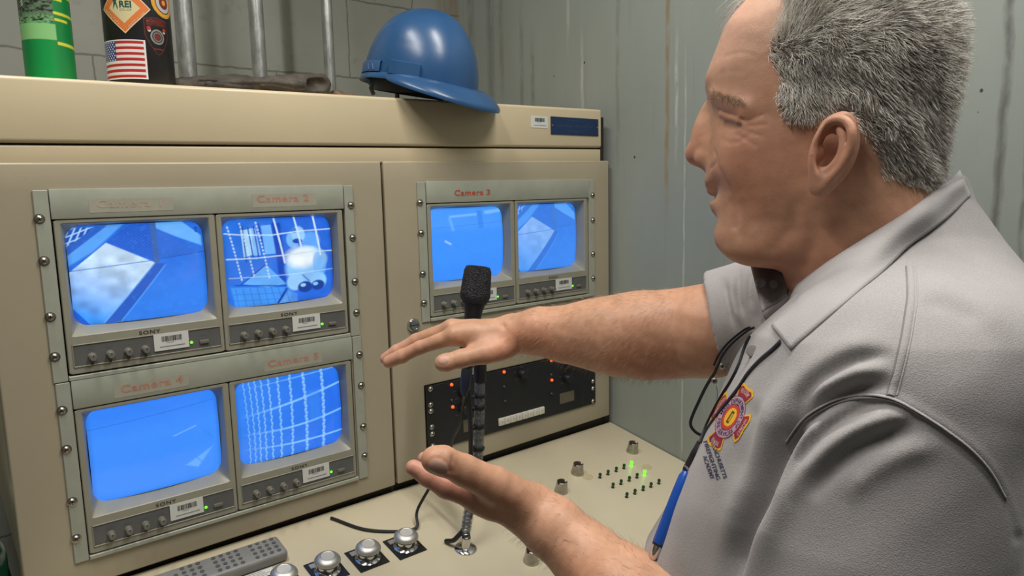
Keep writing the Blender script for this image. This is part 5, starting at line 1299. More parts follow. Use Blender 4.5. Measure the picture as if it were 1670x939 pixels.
# ------------------------------------------------------------------ polo shirt
SL_TOP = np.array([.290, -.080, .530]); SL_END = np.array([.248, -.275, .538])
FR_A = px3(1168, 531, .860); FR_B = np.array([.425, -.005, .795])
fr_ax = nz_(FR_B - FR_A)
CPA = px3(1562, 292, .63); _b = px3(1248, 522, .61); CPN = np.cross(nz_(_b - CPA), HL); CPN = nz_(CPN) * (1 if CPN[1] < 0 else -1)
def shirt(p):
    d = torso_f(p, .004)
    d = smin(d, ell(p, (.350, -.045, .60), (.075, .045, .12)), .05)        # trapezius towards the near shoulder
    s_ = cone(p, SL_TOP, SL_END, .074, .091); sl_ax = nz_(SL_END - SL_TOP).astype(F4); sl_t = (p - SL_END.astype(F4)) @ sl_ax; s_ = smax(s_, sl_t, .006)
    d = smin(d, s_, .045)
    f_ = cone(p, FR_A, FR_B, .0655, .085); cut = -((p - FR_A.astype(F4)) @ fr_ax.astype(F4)) - .0 ; f_ = smax(f_, cut, .003)
    d = smin(d, f_, .030)
    hol = smax(cone(p, FR_A - fr_ax * .06, FR_A + fr_ax * .07, .0620, .062), ((p - FR_A.astype(F4)) @ fr_ax.astype(F4)) - .035, .004); d = smax(d, -hol, .002)
    d = smax(d, -smax(cone(p, SL_END - sl_ax * .05, SL_END + sl_ax * .10, .080, .086), -.045 - sl_t, .004), .003)
    hem = -.50 - p[:, 1]; d = smax(d, hem, .01)
    lt = (p - HC.astype(F4)) @ HL.astype(F4); d = np.where((lt < .125) & (lt > -.085), smax(d, -((p - CPA.astype(F4)) @ CPN.astype(F4)), .004), d)             # neck opening: a slanted plane, high at the nape, low at the throat
    return d + .0016 * n3(p, 26, 31) + .0006 * n3(p, 70, 32)
sv, sq = isosurface(shirt, (.02, -.52, .38), (.60, .15, .93), .0027)
sv = relax(sv, sq, 2, .5)
def zz(*pts): return [(1080 + .4473 * a, 380 + .4473 * b) for a, b in pts]
spx = np.stack([835 + FPX * sv[:, 0] / sv[:, 2], 469.5 - FPX * sv[:, 1] / sv[:, 2]], 1)
sn = vnormals(sv, sq); vd = sv / np.linalg.norm(sv, axis=1)[:, None]; fac = -(sn * vd).sum(1)
if fac[np.argmin(sv[:, 2])] < 0: sn = -sn; fac = -fac
sn0 = relax(sn.copy(), sq, 14, .6); sn0 /= np.linalg.norm(sn0, axis=1)[:, None]
wgt = np.clip(fac * 3, 0, 1) * (sv[:, 2] < .74)
def fold(pts, amp, w_, taper=True, one_side=0.0):
    P_ = smooth_path(np.array(pts, float), 40).astype(F4); best = np.full(len(spx), 1e9, F4); par = np.zeros(len(spx), F4); X_ = spx.astype(F4); n_ = len(P_) - 1
    for i_ in range(n_):
        ab = P_[i_ + 1] - P_[i_]; t_ = np.clip(((X_ - P_[i_]) @ ab) / (ab @ ab + 1e-9), 0, 1); dd = np.linalg.norm(X_ - P_[i_] - t_[:, None] * ab, axis=1)
        m_ = dd < best; best = np.where(m_, dd, best); par = np.where(m_, (i_ + t_) / n_, par)
    L_ = np.clip(np.sin(par * np.pi) * 1.5, 0, 1) ** 1.3 if taper else 1.0
    return amp * np.exp(-(best / w_) ** 2) * L_
disp = np.zeros(len(sv))
# creases running from the armpit across the chest, and down the sleeve (positive = raised)
disp += fold(zz((860, 385), (720, 415), (590, 480), (480, 590), (400, 740), (340, 900)), .0050, 26)
disp += fold(zz((855, 440), (720, 462), (600, 525), (520, 600), (460, 700)), -.0052, 12)
disp += fold(zz((850, 490), (710, 515), (590, 575), (490, 670), (430, 800)), .0062, 15)
disp += fold(zz((850, 545), (740, 560), (620, 608), (520, 690), (450, 780), (400, 930)), -.0085, 14)
disp += fold(zz((330, 600), (330, 740), (280, 940)), -.0025, 20)
disp += fold(zz((960, 690), (820, 735), (690, 795), (590, 880), (540, 980)), -.0066, 15)
disp += fold(zz((930, 650), (780, 690), (650, 760), (550, 860), (480, 980)), .0062, 17)
disp += fold(zz((820, 622), (700, 650), (600, 710), (505, 820), (440, 960)), -.0058, 12)
disp += fold(zz((1030, 770), (880, 805), (750, 880), (660, 980)), .0030, 19)
disp += fold(zz((910, 205), (1050, 228), (1180, 290), (1290, 400)), .0020, 20); disp += fold(zz((930, 250), (1050, 268), (1170, 330)), -.0016, 14)
disp += fold([(1345, 625), (1296, 686), (1266, 745), (1243, 805), (1208, 875), (1188, 945), (1180, 1010)], -.0150, 15)
disp += fold([(1400, 640), (1330, 690), (1296, 750), (1275, 820), (1245, 890), (1225, 980)], .0060, 20)
disp += fold([(1300, 600), (1255, 680), (1228, 760), (1200, 830), (1170, 920)], .0040, 18)
# armhole seam and shoulder seam
arm_seam = zz((450, 760), (505, 685), (560, 642), (640, 605), (740, 588), (840, 603), (940, 655), (1040, 720), (1130, 790), (1200, 870), (1250, 960), (1290, 1080))
disp += fold(arm_seam, .0015, 9, False); disp += fold([(a + 3, b + 12) for a, b in arm_seam], -.0016, 8, False)
sh_seam = zz((905, 120), (910, 220), (900, 300), (885, 390), (862, 490), (835, 590)); 
# far sleeve creases
farw = np.clip(fac * 3, 0, 1) * (sv[:, 2] > .76)
disp *= wgt
for pts in ([(1180, 450), (1186, 490), (1200, 540)], [(1206, 432), (1204, 480), (1214, 520)], [(1228, 430), (1222, 470), (1226, 505)]): disp += fold(pts, -.0035, 5) * farw
disp += fold([(1194, 445), (1196, 490), (1208, 535)], .0025, 6) * farw
sv = sv + sn0 * disp[:, None]; sv = relax(sv, sq, 1, .5)
shirt_col = np.tile(np.array([.305, .292, .290]), (len(sv), 1))
sm_ = NT('grey_pique_knit'); c = sm_.coords(); wv = sm_.n('ShaderNodeTexVoronoi'); wv.inputs['Scale'].default_value = 1000; sm_.l(c, wv.inputs[0])
n1 = sm_.noise(c, 12, 5); n2 = sm_.noise(c, 900, 2)
b1 = sm_.bump(wv.outputs['Distance'], .22, .0008); b2 = sm_.bump(sm_.noise(c, 60, 5, .6), .05, .0025, b1)
sm_.set(Base_Color=sm_.mix(.10, sm_.ramp(n1, [(.3, (.335, .318, .322)), (.7, (.385, .366, .370))]), sm_.ramp(n2, [(.4, (.16, .15, .15)), (.6, (.60, .58, .57))])), Roughness=.88, Sheen_Weight=.25, Sheen_Roughness=.4, Specular_IOR_Level=.2, Normal=b2)
scon = cam2con(sv)
shirt_ob = mesh_from('polo_shirt', scon, sq, sm_.m, man); shirt_ob['label'] = 'grey short-sleeved polo shirt'
shirt_bvh = BVHTree.FromPolygons(scon.tolist(), sq.tolist())
nseam = MB()
def cast(px, py, lift=.001, which='both', dflt=.6):
    """the point of the clothed body seen at a pixel, lifted towards the viewer by 'lift' metres"""
    d = CR @ np.array([(px - 835) / FPX, -(py - 469.5) / FPX, -1.0]); d /= np.linalg.norm(d); best = None
    for bvh in ([shirt_bvh, body_bvh_h] if which == 'both' else [shirt_bvh]):
        h = bvh.ray_cast(Vector(CT), Vector(d))
        if h[0] is not None and (best is None or h[3] < best): best = h[3]
    if best is None: return None
    return CT + d * (best - lift)

# collar: a turned-down strip round the neck; the far side mirrors the near side
top_px = [(1566, 277), (1550, 290), (1515, 318), (1480, 344), (1440, 369), (1400, 394), (1365, 416), (1330, 440), (1303, 461), (1281, 477), (1240, 507)]
out_px = [(1584, 318), (1572, 330), (1549, 352), (1520, 375), (1482, 402), (1460, 424), (1435, 446), (1408, 466), (1366, 501), (1328, 533), (1288, 569)]
def resamp(pts, n): 
    P_ = smooth_path(pts, 400); s_ = np.r_[0, np.cumsum(np.linalg.norm(np.diff(P_, axis=0), axis=1))]; t_ = np.linspace(0, s_[-1], n); return np.stack([np.interp(t_, s_, P_[:, k]) for k in range(P_.shape[1])], 1)
NC, MCOL = 60, 12
tp, op = resamp(top_px, NC), resamp(out_px, NC)
def smooth1(x, k=5):
    for _ in range(k): x = np.concatenate([x[:1], (x[:-2] + 2 * x[1:-1] + x[2:]) / 4, x[-1:]])
    return x
def depth_at(pts, dflt):
    o = []
    for a, b in pts:
        q = cast(a, b, 0); o.append(np.nan if q is None else float(-((q - CT) @ CR)[2]))
    o = np.array(o); ok = ~np.isnan(o); o = np.interp(np.arange(len(o)), np.where(ok)[0], o[ok]); return smooth1(o, 12)
dt, do = depth_at(tp, .64) - .0035, depth_at(op, .58) - .0035
G = np.zeros((NC, MCOL, 3))
for j in range(MCOL):
    t_ = j / (MCOL - 1); bulge = .010 * math.sin(math.pi * min(1, t_ * 1.15) ** .8) if t_ < .87 else .010 * math.sin(math.pi * min(1, t_ * 1.15) ** .8)
    for i in range(NC):
        q = tp[i] * (1 - t_) + op[i] * t_; dd = dt[i] * (1 - t_) + do[i] * t_
        qq = cast(q[0], q[1], 0); ds_ = dd if qq is None else min(dd, float(-((qq - CT) @ CR)[2]) - .0025)
        G[i, j] = px3(q[0], q[1], ds_ - bulge)
for _ in range(3):
    G[1:-1] = (G[:-2] + 2 * G[1:-1] + G[2:]) / 4; G[:, 1:-1] = (G[:, :-2] + 2 * G[:, 1:-1] + G[:, 2:]) / 4
def thick_grid(G, t_=.0022, inside=None):
    n_ = np.cross(np.gradient(G, axis=0), np.gradient(G, axis=1)); n_ /= np.linalg.norm(n_, axis=2)[..., None] + 1e-12
    if (n_ * G).sum() < 0: n_ = -n_
    B = G + n_ * t_; a, b = G.shape[:2]; idx = lambda i, j, k: k * a * b + i * b + j; fs = []
    for i in range(a - 1):
        for j in range(b - 1): fs += [(idx(i, j, 0), idx(i, j + 1, 0), idx(i + 1, j + 1, 0), idx(i + 1, j, 0)), (idx(i, j, 1), idx(i + 1, j, 1), idx(i + 1, j + 1, 1), idx(i, j + 1, 1))]
    for i in range(a - 1): fs += [(idx(i, 0, 0), idx(i + 1, 0, 0), idx(i + 1, 0, 1), idx(i, 0, 1)), (idx(i, b - 1, 0), idx(i, b - 1, 1), idx(i + 1, b - 1, 1), idx(i + 1, b - 1, 0))]
    for j in range(b - 1): fs += [(idx(0, j, 0), idx(0, j, 1), idx(0, j + 1, 1), idx(0, j + 1, 0)), (idx(a - 1, j, 0), idx(a - 1, j + 1, 0), idx(a - 1, j + 1, 1), idx(a - 1, j, 1))]
    return np.concatenate([G.reshape(-1, 3), B.reshape(-1, 3)]), np.array(fs)
cvv, cqq = thick_grid(G)
rib = NT('grey_ribbed_collar'); c = rib.coords(); n1 = rib.noise(c, 700, 3); rib.set(Base_Color=rib.ramp(rib.noise(c, 15, 4), [(.3, (.350, .335, .338)), (.7, (.400, .382, .385))]), Roughness=.88, Sheen_Weight=.25, Normal=rib.bump(n1, .4, .001))
mesh_from('collar', cam2con(cvv), cqq, rib.m, shirt_ob)
# the far half, mirrored through the middle plane of the neck
mc = HC; TLn = HL; G_far = G[15:int(NC * .80)]; Gm = G_far - 2 * ((G_far - mc) @ TLn)[..., None] * TLn
cvv2, cqq2 = thick_grid(Gm); mesh_from('collar', cam2con(cvv2), cqq2, rib.m, shirt_ob)

def seam_tube(pts, r_, flat, m):
    q = [cast(a, b, .0004, 'shirt') for a, b in resamp(pts, 90)]; q = [x for x in q if x is not None]
    return MB().tube(smooth1(np.array(q), 3), r_, 8, flat=flat).build('seam', m, shirt_ob)
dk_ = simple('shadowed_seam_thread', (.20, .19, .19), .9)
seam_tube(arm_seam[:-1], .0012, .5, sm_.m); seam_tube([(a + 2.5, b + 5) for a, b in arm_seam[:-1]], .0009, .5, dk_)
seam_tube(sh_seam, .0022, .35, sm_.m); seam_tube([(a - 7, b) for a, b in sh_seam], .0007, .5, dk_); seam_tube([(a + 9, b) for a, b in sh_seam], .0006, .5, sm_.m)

# the inside of the open neck: the far placket edge with its buttons
A = []
for t_ in np.linspace(0, 1, 14):
    l_ = np.array([1246, 508]) * (1 - t_) + np.array([1226, 428]) * t_; r_ = np.array([1282, 480]) * (1 - t_) + np.array([1290, 434]) * t_
    A.append([px3(*(l_ * (1 - u) + r_ * u), .640 + .035 * t_ + .012 * math.sin(math.pi * u)) for u in np.linspace(0, 1, 9)])
pv, pq = thick_grid(np.array(A)); fl2 = mesh_from('placket', cam2con(pv), pq, sm_.m, shirt_ob)
for a, b, d_ in ((1241, 461, .655), (1262, 463, .657)):
    q = P(a, b, d_); MB().lathe([(0, .0022), (.0030, .0024), (.0042, .0018), (.0046, 0)], q, nz_(CT - q), 16).build('button', simple('grey_button_dark', (.16, .15, .15), .35), fl2)

# ------------------------------------------------------------------ hair: tapered strands on the scalp
def strands(name, roots, dirs, lens, rad, cols, mat, parent, grav=(0, -1, 0), bend=.4, wav=.12, npt=6, sides=3, curl=None):
    n_ = len(roots); t_ = np.linspace(0, 1, npt); g_ = np.array(grav, float); r_ = np.random.default_rng(5)
    side = np.cross(dirs, r_.normal(size=(n_, 3))); side /= np.linalg.norm(side, axis=1)[:, None] + 1e-9
    side2 = np.cross(dirs, side); P_ = np.zeros((n_, npt, 3)); P_[:, 0] = roots; d = dirs.copy(); ph = r_.random(n_) * 6.28
    for i in range(1, npt):
        d = d + (g_ if curl is None else curl) * bend / npt + side * (wav * np.sin(ph + i * 1.1))[:, None]; d /= np.linalg.norm(d, axis=1)[:, None]
        P_[:, i] = P_[:, i - 1] + d * (lens / (npt - 1))[:, None]
    rr = rad[:, None] * np.array([1, 1, .95, .85, .62, .18] if npt == 6 else np.linspace(1, .2, npt))[None]
    th = 2 * np.pi * np.arange(sides) / sides
    V_ = P_[:, :, None, :] + rr[:, :, None, None] * (np.cos(th)[None, None, :, None] * side[:, None, None, :] + np.sin(th)[None, None, :, None] * side2[:, None, None, :])
    V_ = V_.reshape(-1, 3); base = (np.arange(n_) * npt * sides)[:, None, None]
    i, j = np.meshgrid(np.arange(npt - 1), np.arange(sides), indexing='ij'); q = np.stack([i * sides + j, i * sides + (j + 1) % sides, (i + 1) * sides + (j + 1) % sides, (i + 1) * sides + j], -1).reshape(1, -1, 4)
    Q = (q + base).reshape(-1, 4); cc = np.repeat(cols, npt * sides, axis=0)
    return mesh_from(name, cam2con(V_), Q, mat, parent, cc)
hrng = np.random.default_rng(11)
hn_cam = hn_loc @ HM
if (hn_cam * (h_cam - HC)).sum() < 0: hn_cam = -hn_cam
def sample(v, q, nrm, mask, count):
    c = v[q].mean(1); ar = np.linalg.norm(np.cross(v[q[:, 2]] - v[q[:, 0]], v[q[:, 3]] - v[q[:, 1]]), axis=1) * mask; idx = hrng.choice(len(q), count, p=ar / ar.sum())
    u = hrng.random((count, 2)); p = (v[q[idx, 0]] * ((1 - u[:, :1]) * (1 - u[:, 1:])) + v[q[idx, 1]] * (u[:, :1] * (1 - u[:, 1:])) + v[q[idx, 2]] * (u[:, :1] * u[:, 1:]) + v[q[idx, 3]] * ((1 - u[:, :1]) * u[:, 1:]))
    return p, nrm[q[idx]].mean(1), idx
fc = h_loc[hq].mean(1); ed = edge_d(fc[:, 0], fc[:, 2], HAIRLINE)
fm_ = in_poly(fc[:, 0], fc[:, 2], HAIRLINE) & (pdist(np.stack([fc[:, 0], np.abs(fc[:, 1]), fc[:, 2]], 1).astype(F4), helix) > .009)
dens = fm_ * (.35 + .65 * np.clip(ed / .012, 0, 1)) * (1 + .8 * (fc[:, 1] > 0))
NH = 52000
rp, rn_, ri = sample(h_cam, hq, hn_cam, dens, NH); rn_ /= np.linalg.norm(rn_, axis=1)[:, None]
lc_ = (rp - HC) @ np.stack([HF, HL, HU]).T; a_, y_, c_ = lc_[:, 0], lc_[:, 1], lc_[:, 2]
ed2 = edge_d(a_, c_, HAIRLINE)
up_ = np.clip((c_ - .035) / .05, 0, 1)[:, None]; frt = np.clip((a_ - .0) / .06, 0, 1)[:, None]
flow_hi = -HF * .75 + HU * .25; flow_lo = -HF * .55 - HU * .75; flow_fr = HU * .55 - HF * .35
flow = flow_lo * (1 - up_) + flow_hi * up_; flow = flow * (1 - frt * up_ * .6) + flow_fr * (frt * up_ * .6)
cl_ = n3(lc_.astype(F4), 120, 41)[:, None] * np.array(HU) * .50 + n3(lc_.astype(F4), 190, 42)[:, None] * np.array(HF) * .55 + n3(lc_.astype(F4), 140, 43)[:, None] * HL * .35
temple = (np.clip((a_ - .035) / .03, 0, 1) * np.clip((.05 - c_) / .05, 0, 1))[:, None]
dr = rn_ * (.42 + .20 * up_ * frt) + flow * .90 + cl_ + hrng.normal(size=(NH, 3)) * .20 + temple * (HF * .35 - HU * .1)
dr /= np.linalg.norm(dr, axis=1)[:, None]
ln_ = (.0145 + .009 * up_[:, 0] + .016 * frt[:, 0] * up_[:, 0]) * (.45 + .55 * np.clip(ed2 / .018, 0, 1)) * hrng.uniform(.65, 1.25, NH)
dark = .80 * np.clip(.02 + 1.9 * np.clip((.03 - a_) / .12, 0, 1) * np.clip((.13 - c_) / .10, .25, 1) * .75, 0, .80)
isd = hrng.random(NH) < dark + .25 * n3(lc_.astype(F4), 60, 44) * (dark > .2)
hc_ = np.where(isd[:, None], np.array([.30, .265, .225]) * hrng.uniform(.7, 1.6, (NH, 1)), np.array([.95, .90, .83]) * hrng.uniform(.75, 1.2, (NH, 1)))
hm2 = NT('grey_hair'); at = hm2.n('ShaderNodeAttribute', attribute_name='paint'); hm2.set(Base_Color=at.outputs['Color'], Roughness=.38, Specular_IOR_Level=.45)
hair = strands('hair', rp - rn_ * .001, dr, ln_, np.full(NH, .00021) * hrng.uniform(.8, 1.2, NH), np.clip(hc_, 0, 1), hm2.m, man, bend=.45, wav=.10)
hair['label'] = 'short thick silver grey hair'
# loose forelock falling forward from the crown
NF = 260; fo = np.array([HP(*q) for q in [(1238 + 30 * hrng.random(), -2 - 18 * hrng.random(), .034 * hrng.random() + .002) for _ in range(NF)]]); fo_c = HC + fo @ np.stack([HF, HL, HU])
fd = HF * 1.0 + HU * .25 + hrng.normal(size=(NF, 3)) * .25; fd /= np.linalg.norm(fd, axis=1)[:, None]
strands('forelock', fo_c, fd, hrng.uniform(.030, .062, NF), np.full(NF, .00022), np.tile([.62, .60, .56], (NF, 1)) * hrng.uniform(.8, 1.15, (NF, 1)), hm2.m, hair, bend=2.2, wav=.25)
# eyebrows
NB = 460; ec_p = []; ec_d = []; BH = BVHTree.FromPolygons(h_loc.tolist(), hq.tolist())
for k in range(NB):
    t_ = hrng.random(); q = surf(1164 + 52 * t_, 156 + 12 * t_ ** 1.5 + hrng.normal() * 3.5); q = np.array(BH.find_nearest(Vector(q))[0]); d = np.array([.35 - .8 * t_, .55 + .2 * t_, .30 - .75 * t_]) + hrng.normal(size=3) * .2
    if k % 3 == 0: q[1] *= -1; d[1] *= -1
    ec_p.append(q); ec_d.append(d / np.linalg.norm(d))
LOC = np.stack([HF, HL, HU])
ec_p, ec_d = np.array(ec_p), np.array(ec_d)
for m_ in (ec_p[:, 1] > 0, ec_p[:, 1] <= 0):
    k = int(m_.sum()); strands('eyebrow', HC + ec_p[m_] @ LOC, ec_d[m_] @ LOC, hrng.uniform(.004, .008, k), np.full(k, .00011), np.tile([.40, .31, .22], (k, 1)) * hrng.uniform(.6, 1.3, (k, 1)), hm2.m, man, bend=.3)
# fine hair on the forearms
def arm_hair(v, q, arm, count, col, name, seed):
    nrm = vnormals(v, q); c = v[q].mean(1); p0, p1 = np.array(arm[0][:3]), np.array(arm[6][:3]); ax_ = nz_(p1 - p0); t_ = (c - p0) @ ax_; L_ = np.linalg.norm(p1 - p0)
    if (nrm * (v - v.mean(0))).sum() < 0: nrm = -nrm
    m = (t_ > -.005) * (t_ < L_); p, n_, _ = sample(v, q, nrm, m, count); d = n_ * .45 - ax_ * .6 + hrng.normal(size=(count, 3)) * .25 - np.array([0, .25, 0]); d /= np.linalg.norm(d, axis=1)[:, None]
    return strands(name, p, d, hrng.uniform(.006, .013, count), np.full(count, .00007), np.tile(col, (count, 1)) * hrng.uniform(.6, 1.4, (count, 1)), hm2.m, man, bend=.5)
arm_hair(rv_, rq_, R_ARM, 2600, (.42, .30, .20), 'arm_hair', 1)
arm_hair(lv_, lq_, L_ARM, 2600, (.25, .155, .095), 'arm_hair', 2)

# ------------------------------------------------------------------ on the shirt: badge, lettering, buttons
def on_shirt(px, py, lift=.0007):
    q = cast(px, py, lift, 'shirt'); return q
def decal(mb, pts_uv, faces, mapuv, lift):
    idx = {}; vs = []
    for i, (u, v) in enumerate(pts_uv):
        a, b = mapuv(u, v); q = on_shirt(a, b, lift)
        if q is not None: idx[i] = len(vs); vs.append(q)
    fs = [tuple(idx[i] for i in f) for f in faces if all(i in idx for i in f)]
    if fs: mb.add(vs, fs)
    return mb
BC = np.array([1191, 680.]); BU = np.array([30, -49.]); BR_ = np.array([23, 21.])
def bmap(u, v): p = BC + BU * v + BR_ * u; return p[0], p[1]
n_ = 110; gu = np.linspace(-1.15, 1.15, n_); UV = [(a, b) for a in gu for b in gu]
def cross_shape(u, v):
    r_ = math.hypot(u, v); th = math.atan2(v, u); k = abs(((th + math.pi / 4) % (math.pi / 2)) - math.pi / 4)     # angle from the nearest arm axis
    ue, ve = r_ * math.cos(k), r_ * math.sin(k)
    return (r_ < 1.06 - .07 * abs(math.cos(ve * 5)) and ve < .20 + .52 * max(0, ue - .35)) or r_ < .66
fs_ = []
for i in range(n_ - 1):
    for j in range(n_ - 1):
        if cross_shape((gu[i] + gu[i + 1]) / 2, (gu[j] + gu[j + 1]) / 2): fs_.append((i * n_ + j, (i + 1) * n_ + j, (i + 1) * n_ + j + 1, i * n_ + j + 1))
UVa = np.array(UV); r_ = np.hypot(UVa[:, 0], UVa[:, 1]); bc = np.tile(lin((150, 32, 48)), (len(UVa), 1))
ins = np.array([cross_shape(a, b) for a, b in UV]); edge = np.array([cross_shape(a * 1.09, b * 1.09) and cross_shape(a * 1.02 + .045, b) and cross_shape(a * 1.02 - .045, b) and cross_shape(a, b * 1.02 + .045) and cross_shape(a, b * 1.02 - .045) for a, b in UV])
bc[~edge] = lin((226, 178, 52)); bc[r_ < .66] = lin((60, 30, 50)); bc[r_ < .63] = lin((188, 150, 168)); bc[r_ < .42] = lin((52, 40, 70)); bc[r_ < .39] = lin((196, 60, 36)); bc[r_ < .28] = lin((232, 182, 44)); bc[(np.abs(UVa[:, 0]) < .09) & (np.abs(UVa[:, 1]) < .18)] = lin((70, 60, 24))
bc[(np.abs(UVa[:, 0] - .02) < .035) & (np.abs(UVa[:, 1]) < .13)] = lin((200, 150, 40))
used = sorted({i for f in fs_ for i in f}); rm = {}; vs = []; cs = []
for i in used:
    a, b = bmap(*UV[i]); q = on_shirt(a, b, .0010)
    if q is not None: rm[i] = len(vs); vs.append(q); cs.append(bc[i])
emb = paint_mat('embroidery_thread', .7); fs2 = [tuple(rm[i] for i in f) for f in fs_ if all(i in rm for i in f)]
bd = MB().add(vs, fs2).build('embroidered_badge', emb, shirt_ob, 60, color=np.array(cs).astype(np.float32)); bd['label'] = 'red and yellow embroidered cross-shaped fire academy badge'
tw = simple('pale_pink_thread', (.62, .42, .45), .7); tb = MB()
def arc_text(mb, txt, r0, a_mid, cap, span, flip=False):
    v, f = text_mesh(txt, cap, offset=.012, align='CENTER', width=span * r0)
    pts = []
    for x, y in v:
        if not flip: a = a_mid - x / r0; rr = r0 + y
        else: a = a_mid + x / r0; rr = r0 - y
        pts.append((rr * math.cos(a), rr * math.sin(a)))
    decal(mb, pts, f, bmap, .0016)
h_ = math.pi / 2
for arg in (('FIRE ACADEMY', .76, h_, .13, .62), ('HAZMAT', .76, 0, .13, .62), ('ADMINISTRATION', .76, math.pi, .12, .80), ('FIRE MARSHAL', .90, -h_, .13, .55, True)):
    tb = MB(); arc_text(tb, *arg)
    if tb.n: tb.build('badge_lettering', tw, bd)
tb = MB(); arc_text(tb, 'MASS. DEPARTMENT OF', .45, h_, .13, 3.6); arc_text(tb, 'FIRE SERVICES', .58, -h_, .13, 2.2, True); tb.build('ring_lettering', simple('dark_blue_thread', (.03, .03, .10), .7), bd)
nt2 = MB(); TD = np.array([.33, .95]); TU = np.array([.86, -.30])
for txt, st, ln2 in (('MASSACHUSETTS', (1156, 712), 72), ('FIREFIGHTING', (1147, 720), 66), ('ACADEMY', (1146, 744), 40)):
    v, f = text_mesh(txt, 7.0, offset=.02, width=ln2); decal(nt2, v, f, lambda u, v_: tuple(np.array(st) + TD * u + TU * v_), .0011)
if nt2.n: o = nt2.build('chest_lettering', simple('navy_thread', (.03, .035, .09), .7), shirt_ob)
# placket edge and buttons
pk = [(1246, 528), (1236, 560), (1218, 600), (1200, 640), (1183, 680), (1168, 720)]
btn = simple('grey_button', (.22, .21, .21), .35)
for a, b in ((1228, 572),):
    q = on_shirt(a, b, .001)
    if q is not None:
        dn = CT - q; dn /= np.linalg.norm(dn); dn = nz_(dn + np.array([-.3, .3, .2])); MB().lathe([(0, .0022), (.0035, .0024), (.0048, .0022), (.0055, .0012), (.0055, 0)], q, dn, 20).build('button', btn, shirt_ob)

# ------------------------------------------------------------------ lanyard, pen and spectacles hanging at the chest
def hang(pts, lift=.003, dep=None):
    out = []; last = None
    for a, b in pts:
        q = on_shirt(a, b, lift)
        out.append(q)
    # points beyond the silhouette keep the depth of their neighbours
    ok = [i for i, q in enumerate(out) if q is not None]
    dd = [float(-((out[i] - CT) @ CR)[2]) for i in ok]; dd = np.interp(range(len(out)), ok, dd) if ok else np.full(len(out), .6)
    dd = smooth1(np.array(dd), 2); return np.array([P(a, b, d) for (a, b), d in zip(pts, dd)])
def dense(pts, n=40): return smooth_path(np.array(pts, float), n)
ly = thing('lanyard', cast(1190, 650, .004), 'thin black lanyard hanging from under the collar down the polo shirt', 'lanyard')
bk = simple('black_woven_cord', (.012, .012, .018), .6, bump=.4, bscale=600)
l1 = hang(dense([(1272, 556), (1258, 570), (1237, 588), (1218, 609), (1203, 632), (1186, 654), (1168, 676), (1152, 700), (1143, 722)]), .0035)
MB().tube(l1, .0022, 10, flat=.35, up=CR[:, 2] * -1).build('strap', bk, ly)
l2 = hang(dense([(1224, 548), (1215, 566), (1205, 596), (1192, 622), (1177, 646), (1163, 672), (1150, 700), (1142, 722)]), .0030)
MB().tube(l2, .0019, 10, flat=.35, up=CR[:, 0]).build('strap', bk, ly)
l3 = hang(dense([(1142, 720), (1133, 742), (1123, 762), (1116, 776)]), .0045)
MB().tube(l3, np.interp(np.arange(len(l3)), [0, 12, 30, len(l3) - 1], [.0030, .0048, .0050, .0030]), 12, flat=.5).build('clip_tab', bk, ly)
pe = hang(dense([(1121, 768), (1110, 795), (1098, 825), (1086, 855), (1076, 880), (1070, 897), (1064, 914)], 30), .009)
ps_, pt_ = pe[0], pe[-1]; pax = pt_ - ps_; pL = np.linalg.norm(pax); pax /= pL
pen = thing('pen', (ps_ + pt_) / 2, 'blue ballpoint pen hanging from the lanyard against the shirt front', 'pen')
MB().lathe([(0, 0), (.0040, .001), (.0058, .006), (.0062, .02), (.0062, pL * .80), (.0055, pL * .82)], ps_, pax, 24).build('barrel', simple('blue_plastic', (.012, .075, .38), .28), pen)
MB().lathe([(.0056, pL * .818), (.0052, pL * .85), (.0040, pL * .95), (.0020, pL * .99), (0, pL)], ps_, pax, 20).build('tip', M['chrome'], pen)
MB().lathe([(.0058, pL * .815), (.0060, pL * .817), (.0058, pL * .835), (.0053, pL * .84)], ps_, pax, 20).build('grip_ring', M['black'], pen)
sdv = nz_(np.cross(pax, CR[:, 2])); MB().tube(smooth_path([ps_ + sdv * .004 - pax * .004, ps_ - sdv * .009 + pax * .004, ps_ - sdv * .0095 + pax * .020, ps_ - sdv * .006 + pax * .034], 24), .0011, 8).build('clip', M['chrome'], pen)
# spectacles
gs = thing('spectacles', cast(1215, 620, .01), 'black framed spectacles hanging folded from the collar opening of the grey shirt', 'glasses')
fr_m = simple('glossy_black_frame', (.010, .010, .012), .22)
g1 = hang(dense([(1230, 534), (1221, 538), (1205, 550), (1190, 564), (1178, 580), (1170, 597)]), .010)
MB().tube(g1, .0020, 10, flat=.7).build('temple_arm', fr_m, gs)
dg = float(-((g1[-1] - CT) @ CR)[2]); G_ = lambda a, b, k=0: P(a, b, dg + k)
rim1 = [G_(*q) for q in dense([(1158, 619), (1150, 633), (1139, 656), (1130, 676), (1126, 690), (1130, 700), (1140, 708), (1150, 709)])]
MB().tube(rim1, .0018, 10).build('rim', fr_m, gs)
back_ = [G_(a, b, .012) for a, b in dense([(1150, 709), (1156, 700), (1163, 680), (1170, 655), (1172, 635), (1168, 620), (1158, 619)], 40)]
rim2 = np.array([G_(a, b, k) for (a, b), k in zip(dense([(1150, 709), (1158, 694), (1166, 668), (1170, 645), (1167, 626), (1158, 619)], 40), .014 * np.sin(np.linspace(0, math.pi, 60)[:len(dense([(0, 0), (1, 1), (2, 2), (3, 3), (4, 4), (5, 5)], 40))]))])
MB().tube(rim2, .0007, 8).build('lens_edge', M['chrome'], gs)
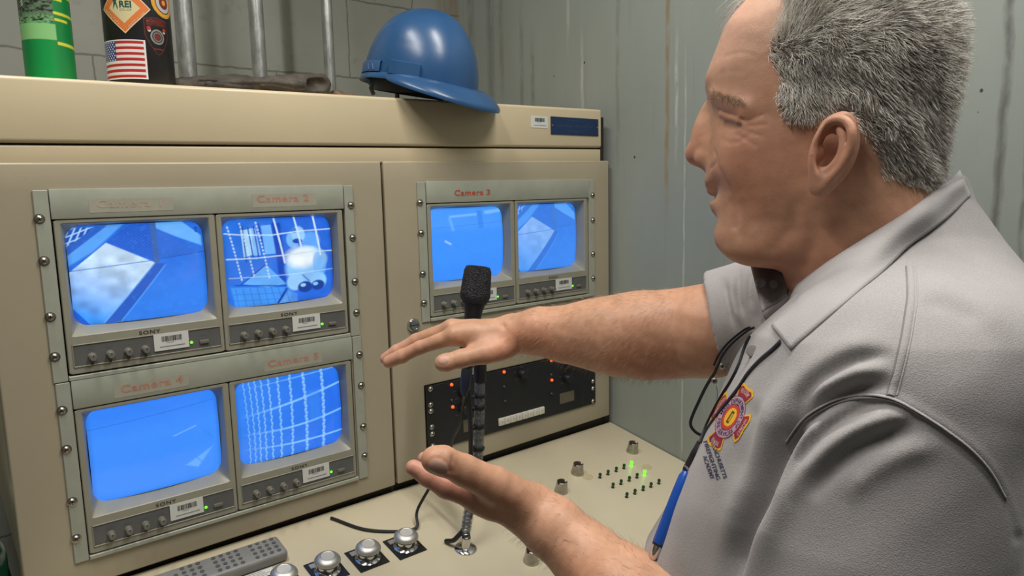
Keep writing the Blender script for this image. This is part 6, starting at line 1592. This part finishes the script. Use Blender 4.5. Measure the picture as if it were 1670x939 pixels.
lens_loop = np.array(list(rim1) + list(rim2)); lcn = lens_loop.mean(0); lnz = MB(); vs = [lcn] + list(lens_loop); lnz.add(vs, [(0, i + 1, (i + 1) % len(lens_loop) + 1) for i in range(len(lens_loop))])
lg = NT('spectacle_lens'); lg.set(Base_Color=(.72, .74, .76), Roughness=.05, Transmission_Weight=.85, IOR=1.05, Alpha=.45); lnz.build('lens', lg.m, gs)
MB().tube([G_(*q) for q in dense([(1170, 597), (1166, 607), (1158, 619)], 12)], .0017, 10).build('hinge_bar', fr_m, gs)
for a, b in ((1178, 597), (1165, 621)):
    q = G_(a, b, -.002); o = MB().lathe([(0, .0030), (.0022, .0026), (.0034, .0012), (.0036, -.001), (.0030, -.002)], q, nz_(CT - q), 18).build('nose_pad' if b > 610 else 'hinge_stud', M['nickel'], gs)
    MB().lathe([(0, .0036), (.0016, .0033), (.0019, .0026)], q, nz_(CT - q), 12).build('stud_screw', M['black'], o)
g2 = [q + np.array([.003, .007, -.001]) for q in g1]; MB().tube(g2, .0018, 10, flat=.7).build('temple_arm', fr_m, gs)

# ------------------------------------------------------------------ trousers and shoes, below the picture
hip = cam2con(np.array([.292, -.50, .705])); fdir = np.array([-.30, .954, 0]); sdir = np.array([.954, .30, 0])
def legs(p):
    d = None
    for s_ in (-1, 1):
        a = hip + sdir * .09 * s_; k = hip + sdir * .12 * s_ + fdir * .05 + np.array([0, 0, -.36]); an = hip + sdir * .13 * s_ - fdir * .02; an[2] = ZF + .10
        e = smin(cone(p, a, k, .098, .074), cone(p, k, an, .074, .062), .03); d = e if d is None else smin(d, e, .03)
    d = smin(d, ell(p, hip + np.array([0, 0, .02]), (.17, .15, .11)), .05)
    return smax(d, ZF + .085 - p[:, 2], .006) + .002 * n3(p, 22, 50)
tv2, tq2 = isosurface(legs, (hip[0] - .32, hip[1] - .30, ZF), (hip[0] + .32, hip[1] + .30, hip[2] + .17), .008)
mesh_from('trousers', relax(tv2, tq2, 2), tq2, simple('navy_trousers', (.022, .025, .04), .8, bump=.3, bscale=500), man)
for s_ in (-1, 1):
    an = hip + sdir * .13 * s_ - fdir * .02; an[2] = ZF
    def shoe(p):
        q = p - an; u = q @ fdir; v = q @ sdir; z = q[:, 2]; L = np.stack([u, v, z], 1)
        d = smin(cone(L, (-.05, 0, .045), (.13, 0, .035), .042, .038), cone(L, (-.03, 0, .05), (-.02, 0, .12), .042, .045), .03); return smax(d, -z + .001, .004)
    v3, q3 = isosurface(shoe, (an[0] - .2, an[1] - .2, ZF - .01), (an[0] + .2, an[1] + .25, ZF + .2), .006); mesh_from('shoe', v3, q3, M['black'], man)
